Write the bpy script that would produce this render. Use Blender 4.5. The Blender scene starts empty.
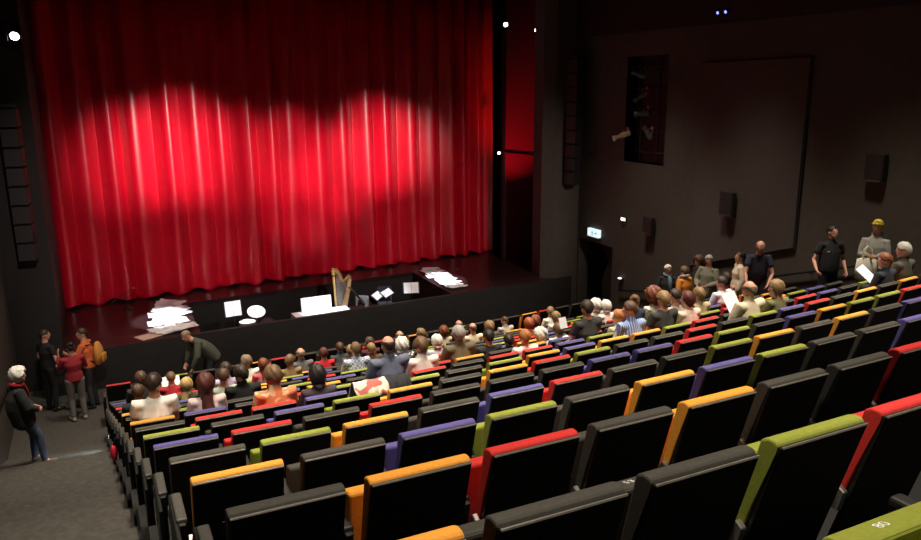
import bpy, bmesh, math, random
from mathutils import Vector, Matrix, Quaternion
random.seed(7)
sc = bpy.context.scene
COL = sc.collection
V = Vector
PI = math.pi

# ------------------------------------------------------------------ materials
def mat(name, col, rough=0.7, metal=0.0, var=0.15, scale=30.0, emit=None, estr=0.0, spec=0.5, bump=0.0, bscale=200.0, sheen=0.0):
    m = bpy.data.materials.new(name); m.use_nodes = True
    nt = m.node_tree; b = nt.nodes['Principled BSDF']
    b.inputs['Roughness'].default_value = rough
    b.inputs['Metallic'].default_value = metal
    b.inputs['Specular IOR Level'].default_value = spec
    if sheen: b.inputs['Sheen Weight'].default_value = sheen
    tc = nt.nodes.new('ShaderNodeTexCoord')
    n = nt.nodes.new('ShaderNodeTexNoise'); n.inputs['Scale'].default_value = scale; n.inputs['Detail'].default_value = 3
    nt.links.new(tc.outputs['Object'], n.inputs['Vector'])
    r = nt.nodes.new('ShaderNodeValToRGB')
    lo = [max(0, c*(1-var)) for c in col]; hi = [min(1, c*(1+var)) for c in col]
    r.color_ramp.elements[0].position = .3; r.color_ramp.elements[1].position = .7
    r.color_ramp.elements[0].color = (*lo, 1); r.color_ramp.elements[1].color = (*hi, 1)
    nt.links.new(n.outputs['Fac'], r.inputs['Fac']); nt.links.new(r.outputs['Color'], b.inputs['Base Color'])
    if bump:
        n2 = nt.nodes.new('ShaderNodeTexNoise'); n2.inputs['Scale'].default_value = bscale
        nt.links.new(tc.outputs['Object'], n2.inputs['Vector'])
        bp = nt.nodes.new('ShaderNodeBump'); bp.inputs['Strength'].default_value = bump; bp.inputs['Distance'].default_value = .01
        nt.links.new(n2.outputs['Fac'], bp.inputs['Height']); nt.links.new(bp.outputs['Normal'], b.inputs['Normal'])
    if emit:
        b.inputs['Emission Color'].default_value = (*emit, 1); b.inputs['Emission Strength'].default_value = estr
    return m

def pattern(name, kind, c1, c2, scale=20.0, rough=0.85):
    m = bpy.data.materials.new(name); m.use_nodes = True
    nt = m.node_tree; b = nt.nodes['Principled BSDF']; b.inputs['Roughness'].default_value = rough
    tc = nt.nodes.new('ShaderNodeTexCoord')
    if kind == 'check':
        t = nt.nodes.new('ShaderNodeTexChecker'); t.inputs['Scale'].default_value = scale
        t.inputs['Color1'].default_value = (*c1, 1); t.inputs['Color2'].default_value = (*c2, 1)
        nt.links.new(tc.outputs['Object'], t.inputs['Vector']); nt.links.new(t.outputs['Color'], b.inputs['Base Color'])
    else:
        if kind == 'stripe':
            t = nt.nodes.new('ShaderNodeTexWave'); t.inputs['Scale'].default_value = scale; t.inputs['Distortion'].default_value = .5
            t.bands_direction = 'X'; out = t.outputs['Fac']
        else:
            t = nt.nodes.new('ShaderNodeTexNoise'); t.inputs['Scale'].default_value = scale; t.inputs['Detail'].default_value = 1; out = t.outputs['Fac']
        nt.links.new(tc.outputs['Object'], t.inputs['Vector'])
        r = nt.nodes.new('ShaderNodeValToRGB'); r.color_ramp.interpolation = 'CONSTANT' if kind != 'stripe' else 'LINEAR'
        r.color_ramp.elements[0].color = (*c1, 1); r.color_ramp.elements[1].color = (*c2, 1); r.color_ramp.elements[1].position = .52
        nt.links.new(out, r.inputs['Fac']); nt.links.new(r.outputs['Color'], b.inputs['Base Color'])
    return m

M = {}
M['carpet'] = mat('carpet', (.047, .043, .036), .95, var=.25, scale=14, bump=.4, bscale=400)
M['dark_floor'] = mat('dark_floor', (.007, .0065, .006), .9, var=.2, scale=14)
M['stage_floor'] = mat('stage_floor', (.022, .012, .012), .32, var=.3, scale=3)
M['black_paint'] = mat('black_paint', (.010, .009, .0085), .75, var=.2, scale=5)
M['wall_dark'] = mat('wall_dark', (.062, .053, .043), .85, var=.1, scale=6)
M['wall_black'] = mat('wall_black', (.016, .0145, .0135), .85, var=.15, scale=6)
M['panel_dark'] = mat('panel_dark', (.066, .052, .048), .8, var=.06, scale=4)
M['trim_black'] = mat('trim_black', (.012, .011, .011), .6)
M['ceiling'] = mat('ceiling_black', (.012, .012, .013), .9)
M['shell'] = mat('seat_shell_black', (.008, .0075, .007), .62, var=.2, scale=40, spec=.25)
M['arm'] = mat('armrest_grey', (.045, .042, .036), .6)
M['piping'] = mat('seat_piping', (.13, .12, .10), .4, spec=.6)
M['metal'] = mat('bracket_metal', (.55, .54, .5), .35, .9, var=.05)
M['steel'] = mat('dark_steel', (.05, .05, .055), .4, .8)
M['white'] = mat('white_print', (.85, .85, .82), .7, var=.03)
M['paper'] = mat('paper_white', (.88, .88, .9), .75, var=.02)
M['pinkpaper'] = mat('paper_beige', (.6, .42, .34), .8, var=.04)
M['gold'] = mat('gilt_wood', (.62, .42, .16), .35, .25, var=.12)
M['wood'] = mat('brown_wood', (.2, .08, .03), .4, var=.3, scale=8)
M['blk'] = mat('black_metal', (.012, .012, .013), .45, .3)
M['lens'] = mat('lamp_glow', (.9, .9, 1), .3, emit=(.9, .93, 1), estr=14)
M['bluelens'] = mat('lamp_glow_blue', (.5, .5, 1), .3, emit=(.25, .28, 1), estr=2.2)
M['sign'] = mat('sign_glow', (.8, .95, .95), .4, emit=(.75, .95, 1), estr=.95)
M['signdark'] = mat('sign_green', (.02, .35, .22), .5, emit=(.02, .3, .2), estr=.5)
M['glow'] = mat('wall_light_glow', (.9, .9, .85), .4, emit=(1, .93, .85), estr=2.2)
M['drape'] = mat('wing_cloth_red_lit', (.16, .006, .02), .8)  # dark wing cloth with the red light on it put into the base colour
M['brass'] = mat('brass_cymbal', (.75, .62, .35), .3, .8)
SEAT = {}
SEAT['O'] = ('orange', mat('fabric_orange', (.82, .33, .032), .8, var=.08, scale=60, bump=.25, bscale=600))
SEAT['R'] = ('red', mat('fabric_red', (.60, .022, .018), .8, var=.08, scale=60, bump=.25, bscale=600))
SEAT['G'] = ('green', mat('fabric_green', (.25, .285, .03), .8, var=.08, scale=60, bump=.25, bscale=600))
SEAT['P'] = ('purple', mat('fabric_purple', (.092, .075, .27), .8, var=.08, scale=60, bump=.25, bscale=600))
SEAT['K'] = ('charcoal', mat('fabric_charcoal', (.046, .042, .034), .8, var=.15, scale=60, bump=.25, bscale=600))

def curtain_mat():
    m = bpy.data.materials.new('red_velvet'); m.use_nodes = True
    nt = m.node_tree; b = nt.nodes['Principled BSDF']
    b.inputs['Base Color'].default_value = (.62, .003, .014, 1)
    b.inputs['Roughness'].default_value = .29
    b.inputs['Specular IOR Level'].default_value = 1.0
    tc = nt.nodes.new('ShaderNodeTexCoord'); n = nt.nodes.new('ShaderNodeTexNoise'); n.inputs['Scale'].default_value = 5
    nt.links.new(tc.outputs['Object'], n.inputs['Vector'])
    r = nt.nodes.new('ShaderNodeValToRGB')
    r.color_ramp.elements[0].color = (.50, .002, .016, 1); r.color_ramp.elements[1].color = (.66, .004, .027, 1)
    nt.links.new(n.outputs['Fac'], r.inputs['Fac']); nt.links.new(r.outputs['Color'], b.inputs['Base Color'])
    return m
M['curtain'] = curtain_mat()

# ------------------------------------------------------------------ mesh helpers
def link(name, bm, m=None, parent=None, smooth=False, loc=None):
    me = bpy.data.meshes.new(name)
    bmesh.ops.recalc_face_normals(bm, faces=bm.faces[:])
    bm.to_mesh(me); bm.free()
    if m: me.materials.append(m)
    if smooth:
        for p in me.polygons: p.use_smooth = True
    o = bpy.data.objects.new(name, me); COL.objects.link(o)
    if parent: o.parent = parent
    if loc is not None: o.location = loc
    return o
def tag(o, label=None, cat=None, group=None, kind=None):
    if label: o['label'] = label
    if cat: o['category'] = cat
    if group: o['group'] = group
    if kind: o['kind'] = kind
    return o
def empty(name, loc=(0, 0, 0), rz=0.0, label=None, cat=None, group=None):
    o = bpy.data.objects.new(name, None); COL.objects.link(o); o.empty_display_size = .1
    o.location = loc; o.rotation_euler = (0, 0, rz)
    return tag(o, label, cat, group)
def struct(name, bm, m, smooth=False):
    o = link(name, bm, m, smooth=smooth); o['kind'] = 'structure'; return o
def box(bm, x0, x1, y0, y1, z0, z1, mtx=None):
    vs = [bm.verts.new(V(c)) for c in ((x0,y0,z0),(x1,y0,z0),(x1,y1,z0),(x0,y1,z0),(x0,y0,z1),(x1,y0,z1),(x1,y1,z1),(x0,y1,z1))]
    for f in ((0,3,2,1),(4,5,6,7),(0,1,5,4),(1,2,6,5),(2,3,7,6),(3,0,4,7)): bm.faces.new([vs[i] for i in f])
    if mtx is not None:
        for v in vs: v.co = mtx @ v.co
    return vs
def prism(bm, poly, x0, x1):
    """poly in (y,z), extruded along x"""
    a = [bm.verts.new((x0, y, z)) for y, z in poly]; b = [bm.verts.new((x1, y, z)) for y, z in poly]
    n = len(poly)
    bm.faces.new(a); bm.faces.new(b[::-1])
    for i in range(n): bm.faces.new((a[i], a[(i+1) % n], b[(i+1) % n], b[i]))
def prism_z(bm, poly, z0, z1):
    a = [bm.verts.new((x, y, z0)) for x, y in poly]; b = [bm.verts.new((x, y, z1)) for x, y in poly]
    n = len(poly)
    bm.faces.new(a[::-1]); bm.faces.new(b)
    for i in range(n): bm.faces.new((a[i], a[(i+1) % n], b[(i+1) % n], b[i]))
def bevel(bm, w, seg=2):
    bmesh.ops.bevel(bm, geom=bm.edges[:], offset=w, segments=seg, profile=.5, affect='EDGES')
def loft(bm, rings, side=(1, 0, 0), n=12):
    """rings: (center, a, b): a along 'side', b across; closed with rounded caps"""
    pts = [V(r[0]) for r in rings]; k = len(pts); side = V(side)
    allr = []
    for i, (c, a, b) in enumerate(rings):
        t = (pts[min(i+1, k-1)] - pts[max(i-1, 0)])
        if t.length < 1e-9: t = V((0, 0, 1))
        t.normalize()
        u = side - t * side.dot(t)
        if u.length < 1e-4: u = t.orthogonal()
        u.normalize(); w = t.cross(u)
        allr.append((V(c), a, b, u, w, t))
    full = []
    c, a, b, u, w, t = allr[0]; e = min(a, b)*.6
    full.append([bm.verts.new(c - t*e)])
    full.append([bm.verts.new(c - t*e*.7 + (u*a*math.cos(q) + w*b*math.sin(q))*.7) for q in [2*PI*j/n for j in range(n)]])
    for (c, a, b, u, w, t) in allr:
        full.append([bm.verts.new(c + u*a*math.cos(q) + w*b*math.sin(q)) for q in [2*PI*j/n for j in range(n)]])
    c, a, b, u, w, t = allr[-1]; e = min(a, b)*.6
    full.append([bm.verts.new(c + t*e*.7 + (u*a*math.cos(q) + w*b*math.sin(q))*.7) for q in [2*PI*j/n for j in range(n)]])
    full.append([bm.verts.new(c + t*e)])
    for A, B in zip(full, full[1:]):
        if len(A) == 1:
            for j in range(n): bm.faces.new((A[0], B[(j+1) % n], B[j]))
        elif len(B) == 1:
            for j in range(n): bm.faces.new((A[j], A[(j+1) % n], B[0]))
        else:
            for j in range(n): bm.faces.new((A[j], A[(j+1) % n], B[(j+1) % n], B[j]))
def tube(bm, pts, r, n=8):
    loft(bm, [(p, r, r) for p in pts], (0.3, .2, .9), n)
def ell(bm, c, r, mtx=None, seg=16):
    T = Matrix.Translation(V(c)) @ Matrix.Diagonal((r[0], r[1], r[2], 1))
    if mtx is not None: T = mtx @ T
    bmesh.ops.create_uvsphere(bm, u_segments=seg, v_segments=max(8, seg*2//3), radius=1, matrix=T)
def cyl(bm, c, r, h, axis='Z', n=20, r2=None):
    R = {'Z': Matrix.Identity(4), 'Y': Matrix.Rotation(-PI/2, 4, 'X'), 'X': Matrix.Rotation(PI/2, 4, 'Y')}[axis]
    bmesh.ops.create_cone(bm, cap_ends=True, segments=n, radius1=r, radius2=r if r2 is None else r2, depth=h, matrix=Matrix.Translation(V(c)) @ R)
def B(): return bmesh.new()

# ------------------------------------------------------------------ hall geometry (metres)
CAMZ = 6.71
PITCH, RISE, Y0, CV, W = .9608, .3293, 2.6702, .0061, .55
ZC0 = CAMZ - 1.533 - .9                      # floor of row 0
X0 = {-2: .40, -1: .37, 0: .311, 1: .268, 2: .228, 3: .18, 4: .14, 5: .097, 6: .068}
def x0(j): return X0[j] if j in X0 else .068 - .037*(j-6)
def rowy(j, x): return Y0 + PITCH*j + CV*x*x
def rowz(j): return max(0.0, ZC0 - RISE*min(j, 13))
XL, XR = -2.0, 13.2                           # side walls
XEND = 12.25                                  # right end of the rows
LIPL, LIPR = V((-1.05, 18.45, 0)), V((12.2, 19.4, 0))
ZS = .95                                      # stage height
def lip(x): return LIPL.y + (x-LIPL.x)*(LIPR.y-LIPL.y)/(LIPR.x-LIPL.x)
def cury(x): return 22.55 + (x+1.15)*(23.95-22.55)/13.6

# flat floor at the front
bm = B(); box(bm, XL, XR, 13.0, 20.2, -.2, 0.0)
struct('floor', bm, M['carpet'])
# stepped seating tiers: one solid step per row, curved like the rows
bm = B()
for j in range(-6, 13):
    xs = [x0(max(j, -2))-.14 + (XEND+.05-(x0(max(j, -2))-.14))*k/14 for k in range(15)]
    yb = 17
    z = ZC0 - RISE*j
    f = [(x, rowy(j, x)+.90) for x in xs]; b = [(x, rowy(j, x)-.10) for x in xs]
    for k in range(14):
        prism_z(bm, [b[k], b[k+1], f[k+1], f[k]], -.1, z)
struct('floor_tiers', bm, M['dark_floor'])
# left and right aisle steps: two risers to each row
def aisle(name, xa, xb, shift, m, lift):
    bm = B()
    for j in range(-6, 13):
        z = ZC0 - RISE*j
        ya = Y0 + PITCH*j - .10 + shift
        for q in range(2):
            zz = z - q*RISE/2 + lift
            prism(bm, [(ya + q*PITCH/2, -.1), (ya+(q+1)*PITCH/2, -.1), (ya+(q+1)*PITCH/2, zz), (ya+q*PITCH/2, zz)], xa, xb)
    struct(name, bm, m)
aisle('floor_left_aisle', XL, .02, 0.0, M['carpet'], 0)
aisle('floor_right_aisle', XEND+.05, XR, .96, M['carpet'], .1)

# side walls, with the openings on the right wall
def wallpiece(bm, x0_, x1_, y0_, y1_, z0_, z1_): box(bm, x0_, x1_, y0_, y1_, z0_, z1_)
H = 10.6
bm = B()
DY0, DY1, DZ = 17.75, 19.45, 2.14            # doorway
RY0, RY1, RZ0, RZ1 = 15.75, 17.42, 4.64, 7.40  # recess of the lighting slot
for y0_, y1_, z0_, z1_ in ((-5, RY0, 0, H), (RY0, RY1, 0, RZ0), (RY0, RY1, RZ1, H), (RY1, DY0, 0, H), (DY0, DY1, DZ, H), (DY1, 20.6, 0, H)):
    box(bm, XR, XR+.35, y0_, y1_, z0_, z1_)
struct('wall_right', bm, M['wall_dark'])
bm = B()
box(bm, XR+.35, XR+.4, RY0-.1, RY1+.1, RZ0-.1, RZ1+.1)
for a in ((RY0-.04, RY0, RZ0, RZ1), (RY1, RY1+.04, RZ0, RZ1), (RY0, RY1, RZ0-.04, RZ0), (RY0, RY1, RZ1, RZ1+.04)):
    box(bm, XR+.02, XR+.5, *a)
struct('trim_lighting_slot', bm, M['trim_black'])
bm = B()
box(bm, XR+1.3, XR+1.35, DY0-.2, DY1+.2, 0, DZ+.1); box(bm, XR+.35, XR+1.3, DY0-.25, DY0-.02, 0, DZ+.1); box(bm, XR+.35, XR+1.3, DY1+.02, DY1+.25, 0, DZ+.1); box(bm, XR+.35, XR+1.3, DY0, DY1, DZ, DZ+.1)
box(bm, XR+.0, XR+1.3, DY0, DY1, -.1, 0.0)
struct('wall_lobby', bm, M['wall_black'])
bm = B(); box(bm, XL-.3, XL, -5, 19.8, 0, H); struct('wall_left', bm, M['wall_dark'])
bm = B(); box(bm, XL-.3, XR+.4, -5.2, -5, 0, H); struct('wall_rear', bm, M['wall_black'])
bm = B(); box(bm, XL-3, XR+3, -5.2, 26, H, H+.2); struct('ceiling', bm, M['ceiling'])
bm = B(); box(bm, XR-.28, XR, 8.0, 19.4, 8.02, H)
struct('trim_gallery', bm, M['trim_black'])
# skirting that follows the steps of the right aisle
bm = B()
prism(bm, [(-4, ZC0+2.2), (15.2, .14), (15.2, .04), (-4, ZC0+2.1)], XR-.03, XR)
struct('baseboard_right', bm, M['trim_black'])

# stage
PX0, PX1, PYB = 1.92, 8.78, 21.75             # orchestra pit
def py(x): return 21.62 + (x-PX0)*.075
bm = B()
prism_z(bm, [(-1.5, lip(-1.5)), (PX0, lip(PX0)), (PX0, 25.5), (-1.5, 25.5)], ZS-.12, ZS)
prism_z(bm, [(PX0, py(PX0)), (PX1, py(PX1)), (PX1, 25.5), (PX0, 25.5)], ZS-.12, ZS)
prism_z(bm, [(PX1, lip(PX1)), (12.9, lip(12.9)), (12.9, 25.5), (PX1, 25.5)], ZS-.12, ZS)
prism_z(bm, [(12.9, 20.4), (15, 20.4), (15, 25.5), (12.9, 25.5)], ZS-.12, ZS)
struct('floor_stage', bm, M['stage_floor'])
bm = B()
prism_z(bm, [(-1.5, lip(-1.5)-.02), (12.95, lip(12.95)-.02), (12.95, lip(12.95)+.1), (-1.5, lip(-1.5)+.1)], 0, ZS-.005)
struct('wall_stage_front', bm, M['black_paint'])
bm = B()
prism_z(bm, [(PX0-.1, lip(PX0)+.1), (PX0, lip(PX0)+.1), (PX0, py(PX0)), (PX0-.1, py(PX0))], -.05, ZS-.12)
prism_z(bm, [(PX1, lip(PX1)+.1), (PX1+.1, lip(PX1)+.1), (PX1+.1, py(PX1)), (PX1, py(PX1))], -.05, ZS-.12)
prism_z(bm, [(PX0-.1, py(PX0)), (PX1+.1, py(PX1)), (PX1+.1, py(PX1)+.1), (PX0-.1, py(PX0)+.1)], -.05, ZS-.12)
struct('wall_pit', bm, M['black_paint'])
bm = B()
prism_z(bm, [(PX0, lip(PX0)+.1), (PX1, lip(PX1)+.1), (PX1, py(PX1)), (PX0, py(PX0))], -.06, -.005)
struct('floor_pit', bm, M['dark_floor'])
# proscenium piers
bm = B()
prism_z(bm, [(12.0, 19.75), (12.28, 19.5), (13.3, 19.55), (13.6, 20.6), (12.1, 20.4)], 0, H)
struct('wall_proscenium_right', bm, M['wall_dark'])
bm = B()
prism_z(bm, [(-2.3, 19.0), (-1.06, 19.0), (-1.06, 22.3), (-1.25, 22.5), (-2.3, 22.5)], 0, H)
struct('wall_proscenium_left', bm, M['wall_black'])
bm = B(); box(bm, -3, 15.2, 25.5, 25.7, 0, H); box(bm, 15, 15.2, 20.3, 25.5, 0, H); box(bm, 13.6, 15.2, 20.2, 20.4, 0, H)
struct('wall_stage_rear', bm, M['black_paint'])

# ------------------------------------------------------------------ red stage curtain
def curtain():
    bm = B()
    xa, xb = -1.16, 12.44
    n = 1400; zs = [ZS+.01, ZS+.1, ZS+.35, 2.2, 4, 6, 8, 10.4]
    rnd = random.Random(3)
    folds = []; x = xa
    while x < xb:
        w = rnd.uniform(.50, .86); folds.append((x, w, rnd.uniform(.24, .40), rnd.uniform(-.06, .06), rnd.uniform(.35, .65))); x += w
    prev = None
    for i in range(n+1):
        x = xa + (xb-xa)*i/n
        fx, fw, fa, fs, sk = next((f for f in reversed(folds) if f[0] <= x), folds[0])
        u = (x-fx)/fw
        uu = u/(2*sk) if u < sk else .5 + (u-sk)/(2*(1-sk))
        d = -fa * math.sin(PI*uu)**1.3 + .004*math.sin(x*19+.5)
        col = []
        for k, z in enumerate(zs):
            tt = (z-ZS)/9.5
            drift = fs*(1-tt)*1.2*math.sin(PI*uu)
            dd = d*(1.0 - .25*tt) + .02*math.sin(x*9 + z*1.3)*(1-tt)
            zz = z + (0.035*math.sin(x*6.1) + .02*math.sin(x*13.7) + .03 if k == 0 else 0)
            col.append(bm.verts.new((x+drift, cury(x)+dd, zz)))
        if prev:
            for k in range(len(zs)-1): bm.faces.new((prev[k], col[k], col[k+1], prev[k+1]))
        prev = col
    o = link('stage_curtain', bm, M['curtain'], smooth=True)
    s = o.modifiers.new('thick', 'SOLIDIFY'); s.thickness = .012
    tag(o, 'huge closed red velvet curtain hanging in deep folds across the stage', 'curtain')
curtain()
# the wing tower right of the curtain
t = empty('wing_tower', (12.85, 22.6, ZS), 0.05, 'tall dark cloth masking flat tinted with red light in the wing right of the curtain', 'stage flat')
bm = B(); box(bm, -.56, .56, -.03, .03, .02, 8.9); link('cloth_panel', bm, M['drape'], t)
bm = B(); box(bm, -.66, -.57, -.06, .06, 0, 9.2); link('upright', bm, M['blk'], t)
bm = B(); box(bm, .57, .66, -.06, .06, 0, 9.2); link('upright', bm, M['blk'], t)
bm = B(); tube(bm, [(-.75, -.09, 3.62), (.8, -.09, 3.42)], .03); link('crossbar', bm, M['steel'], t)
def wing_lamp(x, y, z, label, aim=(-.2, -1, -.5), m='lens', r=.07):
    t = empty('stage_lamp', (x, y, z), 0, label, 'stage lamp')
    q = V(aim).normalized().to_track_quat('Z', 'Y').to_matrix().to_4x4()
    bm = B(); bmesh.ops.create_cone(bm, cap_ends=True, segments=16, radius1=r*.8, radius2=r*1.25, depth=r*3.2, matrix=q @ Matrix.Translation((0, 0, -r*1.7))); link('housing', bm, M['blk'], t)
    bm = B(); bmesh.ops.create_cone(bm, cap_ends=True, segments=16, radius1=r*.95, radius2=r*.9, depth=.012, matrix=q @ Matrix.Translation((0, 0, .0))); link('lens', bm, M[m], t)
    bm = B(); tube(bm, [(-r*1.5, 0, -r), (-r*1.5, 0, r*2), (r*1.5, 0, r*2), (r*1.5, 0, -r)], .012); link('yoke', bm, M['steel'], t)
wing_lamp(11.98, 22.0, 8.50, 'small bright white lamp left of two at the top of the right wing')
wing_lamp(13.10, 22.0, 8.36, 'lower bright lamp of the pair beside the pier at the top of the right wing')
wing_lamp(13.22, 22.0, 8.66, 'upper faint lamp of the pair beside the pier at the top of the right wing', r=.045)
wing_lamp(-1.17, 18.75, 7.72, 'single bright white lamp high on the dark left pier beside the curtain', r=.09)
wing_lamp(11.88, 22.2, 4.55, 'lone white wing lamp halfway up the right edge of the curtain', r=.045)
wing_lamp(13.62, 22.2, 4.2, 'lone white wing lamp halfway up the right side of the red-lit flat', r=.045)

# ------------------------------------------------------------------ right wall fittings
t = empty('acoustic_panel', (XR, 11.43, 3.32), 0, 'large flat dark acoustic panel with slanted lower edge on the right wall', 'wall panel')
bm = B(); prism(bm, [(0, 0), (3.07, -1.03), (3.07, 3.85), (0, 3.88)], -.075, -.005); bevel(bm, .008, 1); link('board', bm, M['panel_dark'], t)
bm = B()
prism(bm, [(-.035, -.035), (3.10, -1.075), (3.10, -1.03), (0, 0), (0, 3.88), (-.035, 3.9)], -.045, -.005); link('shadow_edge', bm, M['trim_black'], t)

def handrail(name, x, side, pts, label):
    t = empty(name, (x, 0, 0), 0, label, 'handrail')
    bm = B(); tube(bm, [(0, y, z) for y, z in pts], .024); link('rail', bm, M['blk'], t, True)
    for k in range(5):
        f = .06 + .22*k; a = f*(len(pts)-1); i = min(int(a), len(pts)-2); u = a-i
        y = pts[i][0]*(1-u)+pts[i+1][0]*u; z = pts[i][1]*(1-u)+pts[i+1][1]*u
        bm = B(); tube(bm, [(side*.09, y, z-.05), (0, y, z-.05), (0, y, z)], .010, 6); link('bracket', bm, M['blk'], t)
handrail('handrail', XR-.09, 1, [(9.4, 3.42), (10.79, 2.96), (11.8, 2.63), (15.3, 1.42), (17.3, 1.0)], 'black handrail following the steps along the right wall')
handrail('handrail', XL+.09, -1, [(6.0, 4.0), (13.8, 1.45), (18.0, .95)], 'black handrail along the left wall behind the leaning person')

def wall_speaker(y, z, h, w, label, off=0.0):
    t = empty('wall_speaker', (XR-off, y, z), 0, label, 'loudspeaker')
    bm = B(); box(bm, -.17, -.04, -w/2, w/2, -h/2, h/2); bevel(bm, .012); link('cabinet', bm, M['trim_black'], t)
    bm = B(); box(bm, -.18, -.17, -w/2+.02, w/2-.02, -h/2+.07, h/2-.02); link('grille', bm, M['trim_black'], t)
    bm = B(); box(bm, -.05, 0, -.06, .06, -.09, .09); link('mounting_plate', bm, M['steel'], t)
    bm = B(); box(bm, -.185, -.165, -w/2+.03, w/2-.03, -h/2+.01, -h/2+.05); link('trim_strip', bm, M['arm'], t)
wall_speaker(13.25, 4.02, .56, .40, 'black box loudspeaker on the lower edge of the large wall panel', .08)
wall_speaker(9.70, 5.16, .52, .38, 'black box loudspeaker on the bare wall right of the large panel')
wall_speaker(16.08, 3.05, .46, .36, 'black box loudspeaker on the right wall between doorway and large panel')

t = empty('exit_sign', (XR, 18.60, 2.44), 0, 'lit white exit sign above the dark doorway in the right wall', 'exit sign')
bm = B(); box(bm, -.11, 0, -.27, .27, -.11, .11); bevel(bm, .008, 1); link('sign_box', bm, M['sign'], t)
bm = B(); box(bm, -.13, 0, -.29, .29, -.14, -.115); link('bottom_rail', bm, M['metal'], t)
def pictogram(bm, x):
    ell(bm, (x, .03, .055), (.004, .016, .016), None, 8)
    for a, b in (((.03, .03), (.01, -.02)), ((.01, -.02), (.05, -.07)), ((.01, -.02), (-.04, -.06)), ((.03, .02), (-.03, .02)), ((.03, .02), (.07, -.01)), ((-.08, 0), (-.20, 0)), ((-.20, 0), (-.15, .04)), ((-.20, 0), (-.15, -.04))):
        tube(bm, [(x, a[0], a[1]), (x, b[0], b[1])], .008, 6)
bm = B(); pictogram(bm, -.112); link('pictogram', bm, M['signdark'], t)
t = empty('exit_sign', (XL, 19.3, 2.06), 0, 'lit pale blue exit sign low on the left wall beside the stage', 'exit sign')
bm = B(); box(bm, 0, .1, -.27, .27, -.13, .13); bevel(bm, .008, 1); link('sign_box', bm, M['sign'], t)
bm = B(); box(bm, 0, .12, -.29, .29, -.16, -.135); link('bottom_rail', bm, M['metal'], t)
bm = B(); pictogram(bm, .102); link('pictogram', bm, M['signdark'], t)
t = empty('wall_light', (XR, 17.24, 3.05), 0, 'small glowing white box light high on the right wall beside the exit sign', 'wall light')
bm = B(); box(bm, -.06, 0, -.10, .10, -.045, .045); bevel(bm, .01); link('housing', bm, M['steel'], t)
bm = B(); box(bm, -.075, -.055, -.09, .09, -.04, .035); link('diffuser', bm, M['glow'], t)
t = empty('wall_light', (XR, 17.25, 1.33), 0, 'small bright wall light low on the right wall, right of the dark doorway', 'wall light')
bm = B(); ell(bm, (-.05, 0, 0), (.07, .09, .04)); link('housing', bm, M['steel'], t, True)
bm = B(); ell(bm, (-.075, .01, .025), (.05, .07, .025)); link('diffuser', bm, M['glow'], t, True)
t = empty('door_curtain', (XR+.25, DY0+.45, 0), 0, 'black drape tied to one side inside the doorway in the right wall', 'curtain')
bm = B()
rings = []
for z, w_ in ((0.02, .34), (.5, .36), (.95, .40), (1.25, .3), (1.6, .16), (2.1, .42)): rings.append(((0, -.05 + (.42-w_)*-.3, z), w_, .07))
loft(bm, rings, (0, 1, 0), 16); link('cloth', bm, M['black_paint'], t, True)
bm = B(); tube(bm, [(0, -.44, 2.12), (0, 1.2, 2.12)], .015); link('rail', bm, M['steel'], t)

# lighting slot: pipes and clamped spotlights
t = empty('lighting_ladder', (XR+.17, 16.6, RZ0), 0, 'dark metal pipe ladder inside the tall slot in the right wall', 'lighting rig')
for y in (-.35, .35):
    bm = B(); tube(bm, [(0, y, .05), (0, y, 2.72)], .028); link('pipe', bm, M['steel'], t, True)
for z in (.3, .85, 1.4, 1.95, 2.5):
    bm = B(); tube(bm, [(-.05, -.75, z), (-.05, .75, z)], .022); link('rung', bm, M['steel'], t, True)
def spotlight(y, z, dy, dz, l, label, m, x=XR-.05, dx=-.35):
    t = empty('spotlight', (x, y, z), 0, label, 'spotlight')
    q = V((dx, dy, dz)).normalized().to_track_quat('Z', 'Y').to_matrix().to_4x4()
    bm = B(); bmesh.ops.create_cone(bm, cap_ends=True, segments=16, radius1=.07, radius2=.075, depth=l*.55, matrix=q @ Matrix.Translation((0, 0, -l*.1)))
    bmesh.ops.create_cone(bm, cap_ends=True, segments=16, radius1=.055, radius2=.055, depth=l*.4, matrix=q @ Matrix.Translation((0, 0, l*.3))); link('barrel', bm, m, t)
    bm = B(); bmesh.ops.create_cone(bm, cap_ends=True, segments=16, radius1=.05, radius2=.085, depth=.1, matrix=q @ Matrix.Translation((0, 0, l*.53))); link('snout', bm, m, t)
    bm = B(); tube(bm, [(0, -.09, -.05), (.05, -.1, .12), (.12, 0, .16), (.05, .1, .12), (0, .09, -.05)], .012, 6); link('yoke', bm, M['metal'], t)
    bm = B(); box(bm, .1, .18, -.025, .025, .12, .2); link('clamp', bm, M['metal'], t)
grey = mat('spot_grey', (.10, .10, .095), .35, .5)
pale = mat('spot_beige', (.5, .42, .28), .5)
spotlight(16.75, 6.92, .8, .3, .42, 'dark spotlight at the top of the slot in the right wall', grey)
spotlight(16.65, 6.42, .6, -.5, .42, 'dark spotlight second from top in the slot in the right wall', grey)
spotlight(16.55, 5.95, .9, -.1, .42, 'dark spotlight in the middle of the slot in the right wall', grey)
spotlight(16.35, 5.42, .2, .6, .36, 'dark tilted spotlight just above the pale one in the wall slot', grey)
spotlight(17.25, 5.36, .9, -.35, .5, 'pale beige spotlight jutting out of the lower part of the wall slot', pale, XR-.16)
wing_lamp(XR-.33, 13.83, 8.22, 'tiny blue lamp under the dark gallery, the one nearer the stage', (-1, 0, -.3), 'bluelens', .035)
wing_lamp(XR-.33, 13.59, 8.22, 'tiny blue lamp under the dark gallery, the one farther from the stage', (-1, 0, -.3), 'bluelens', .035)

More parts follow.
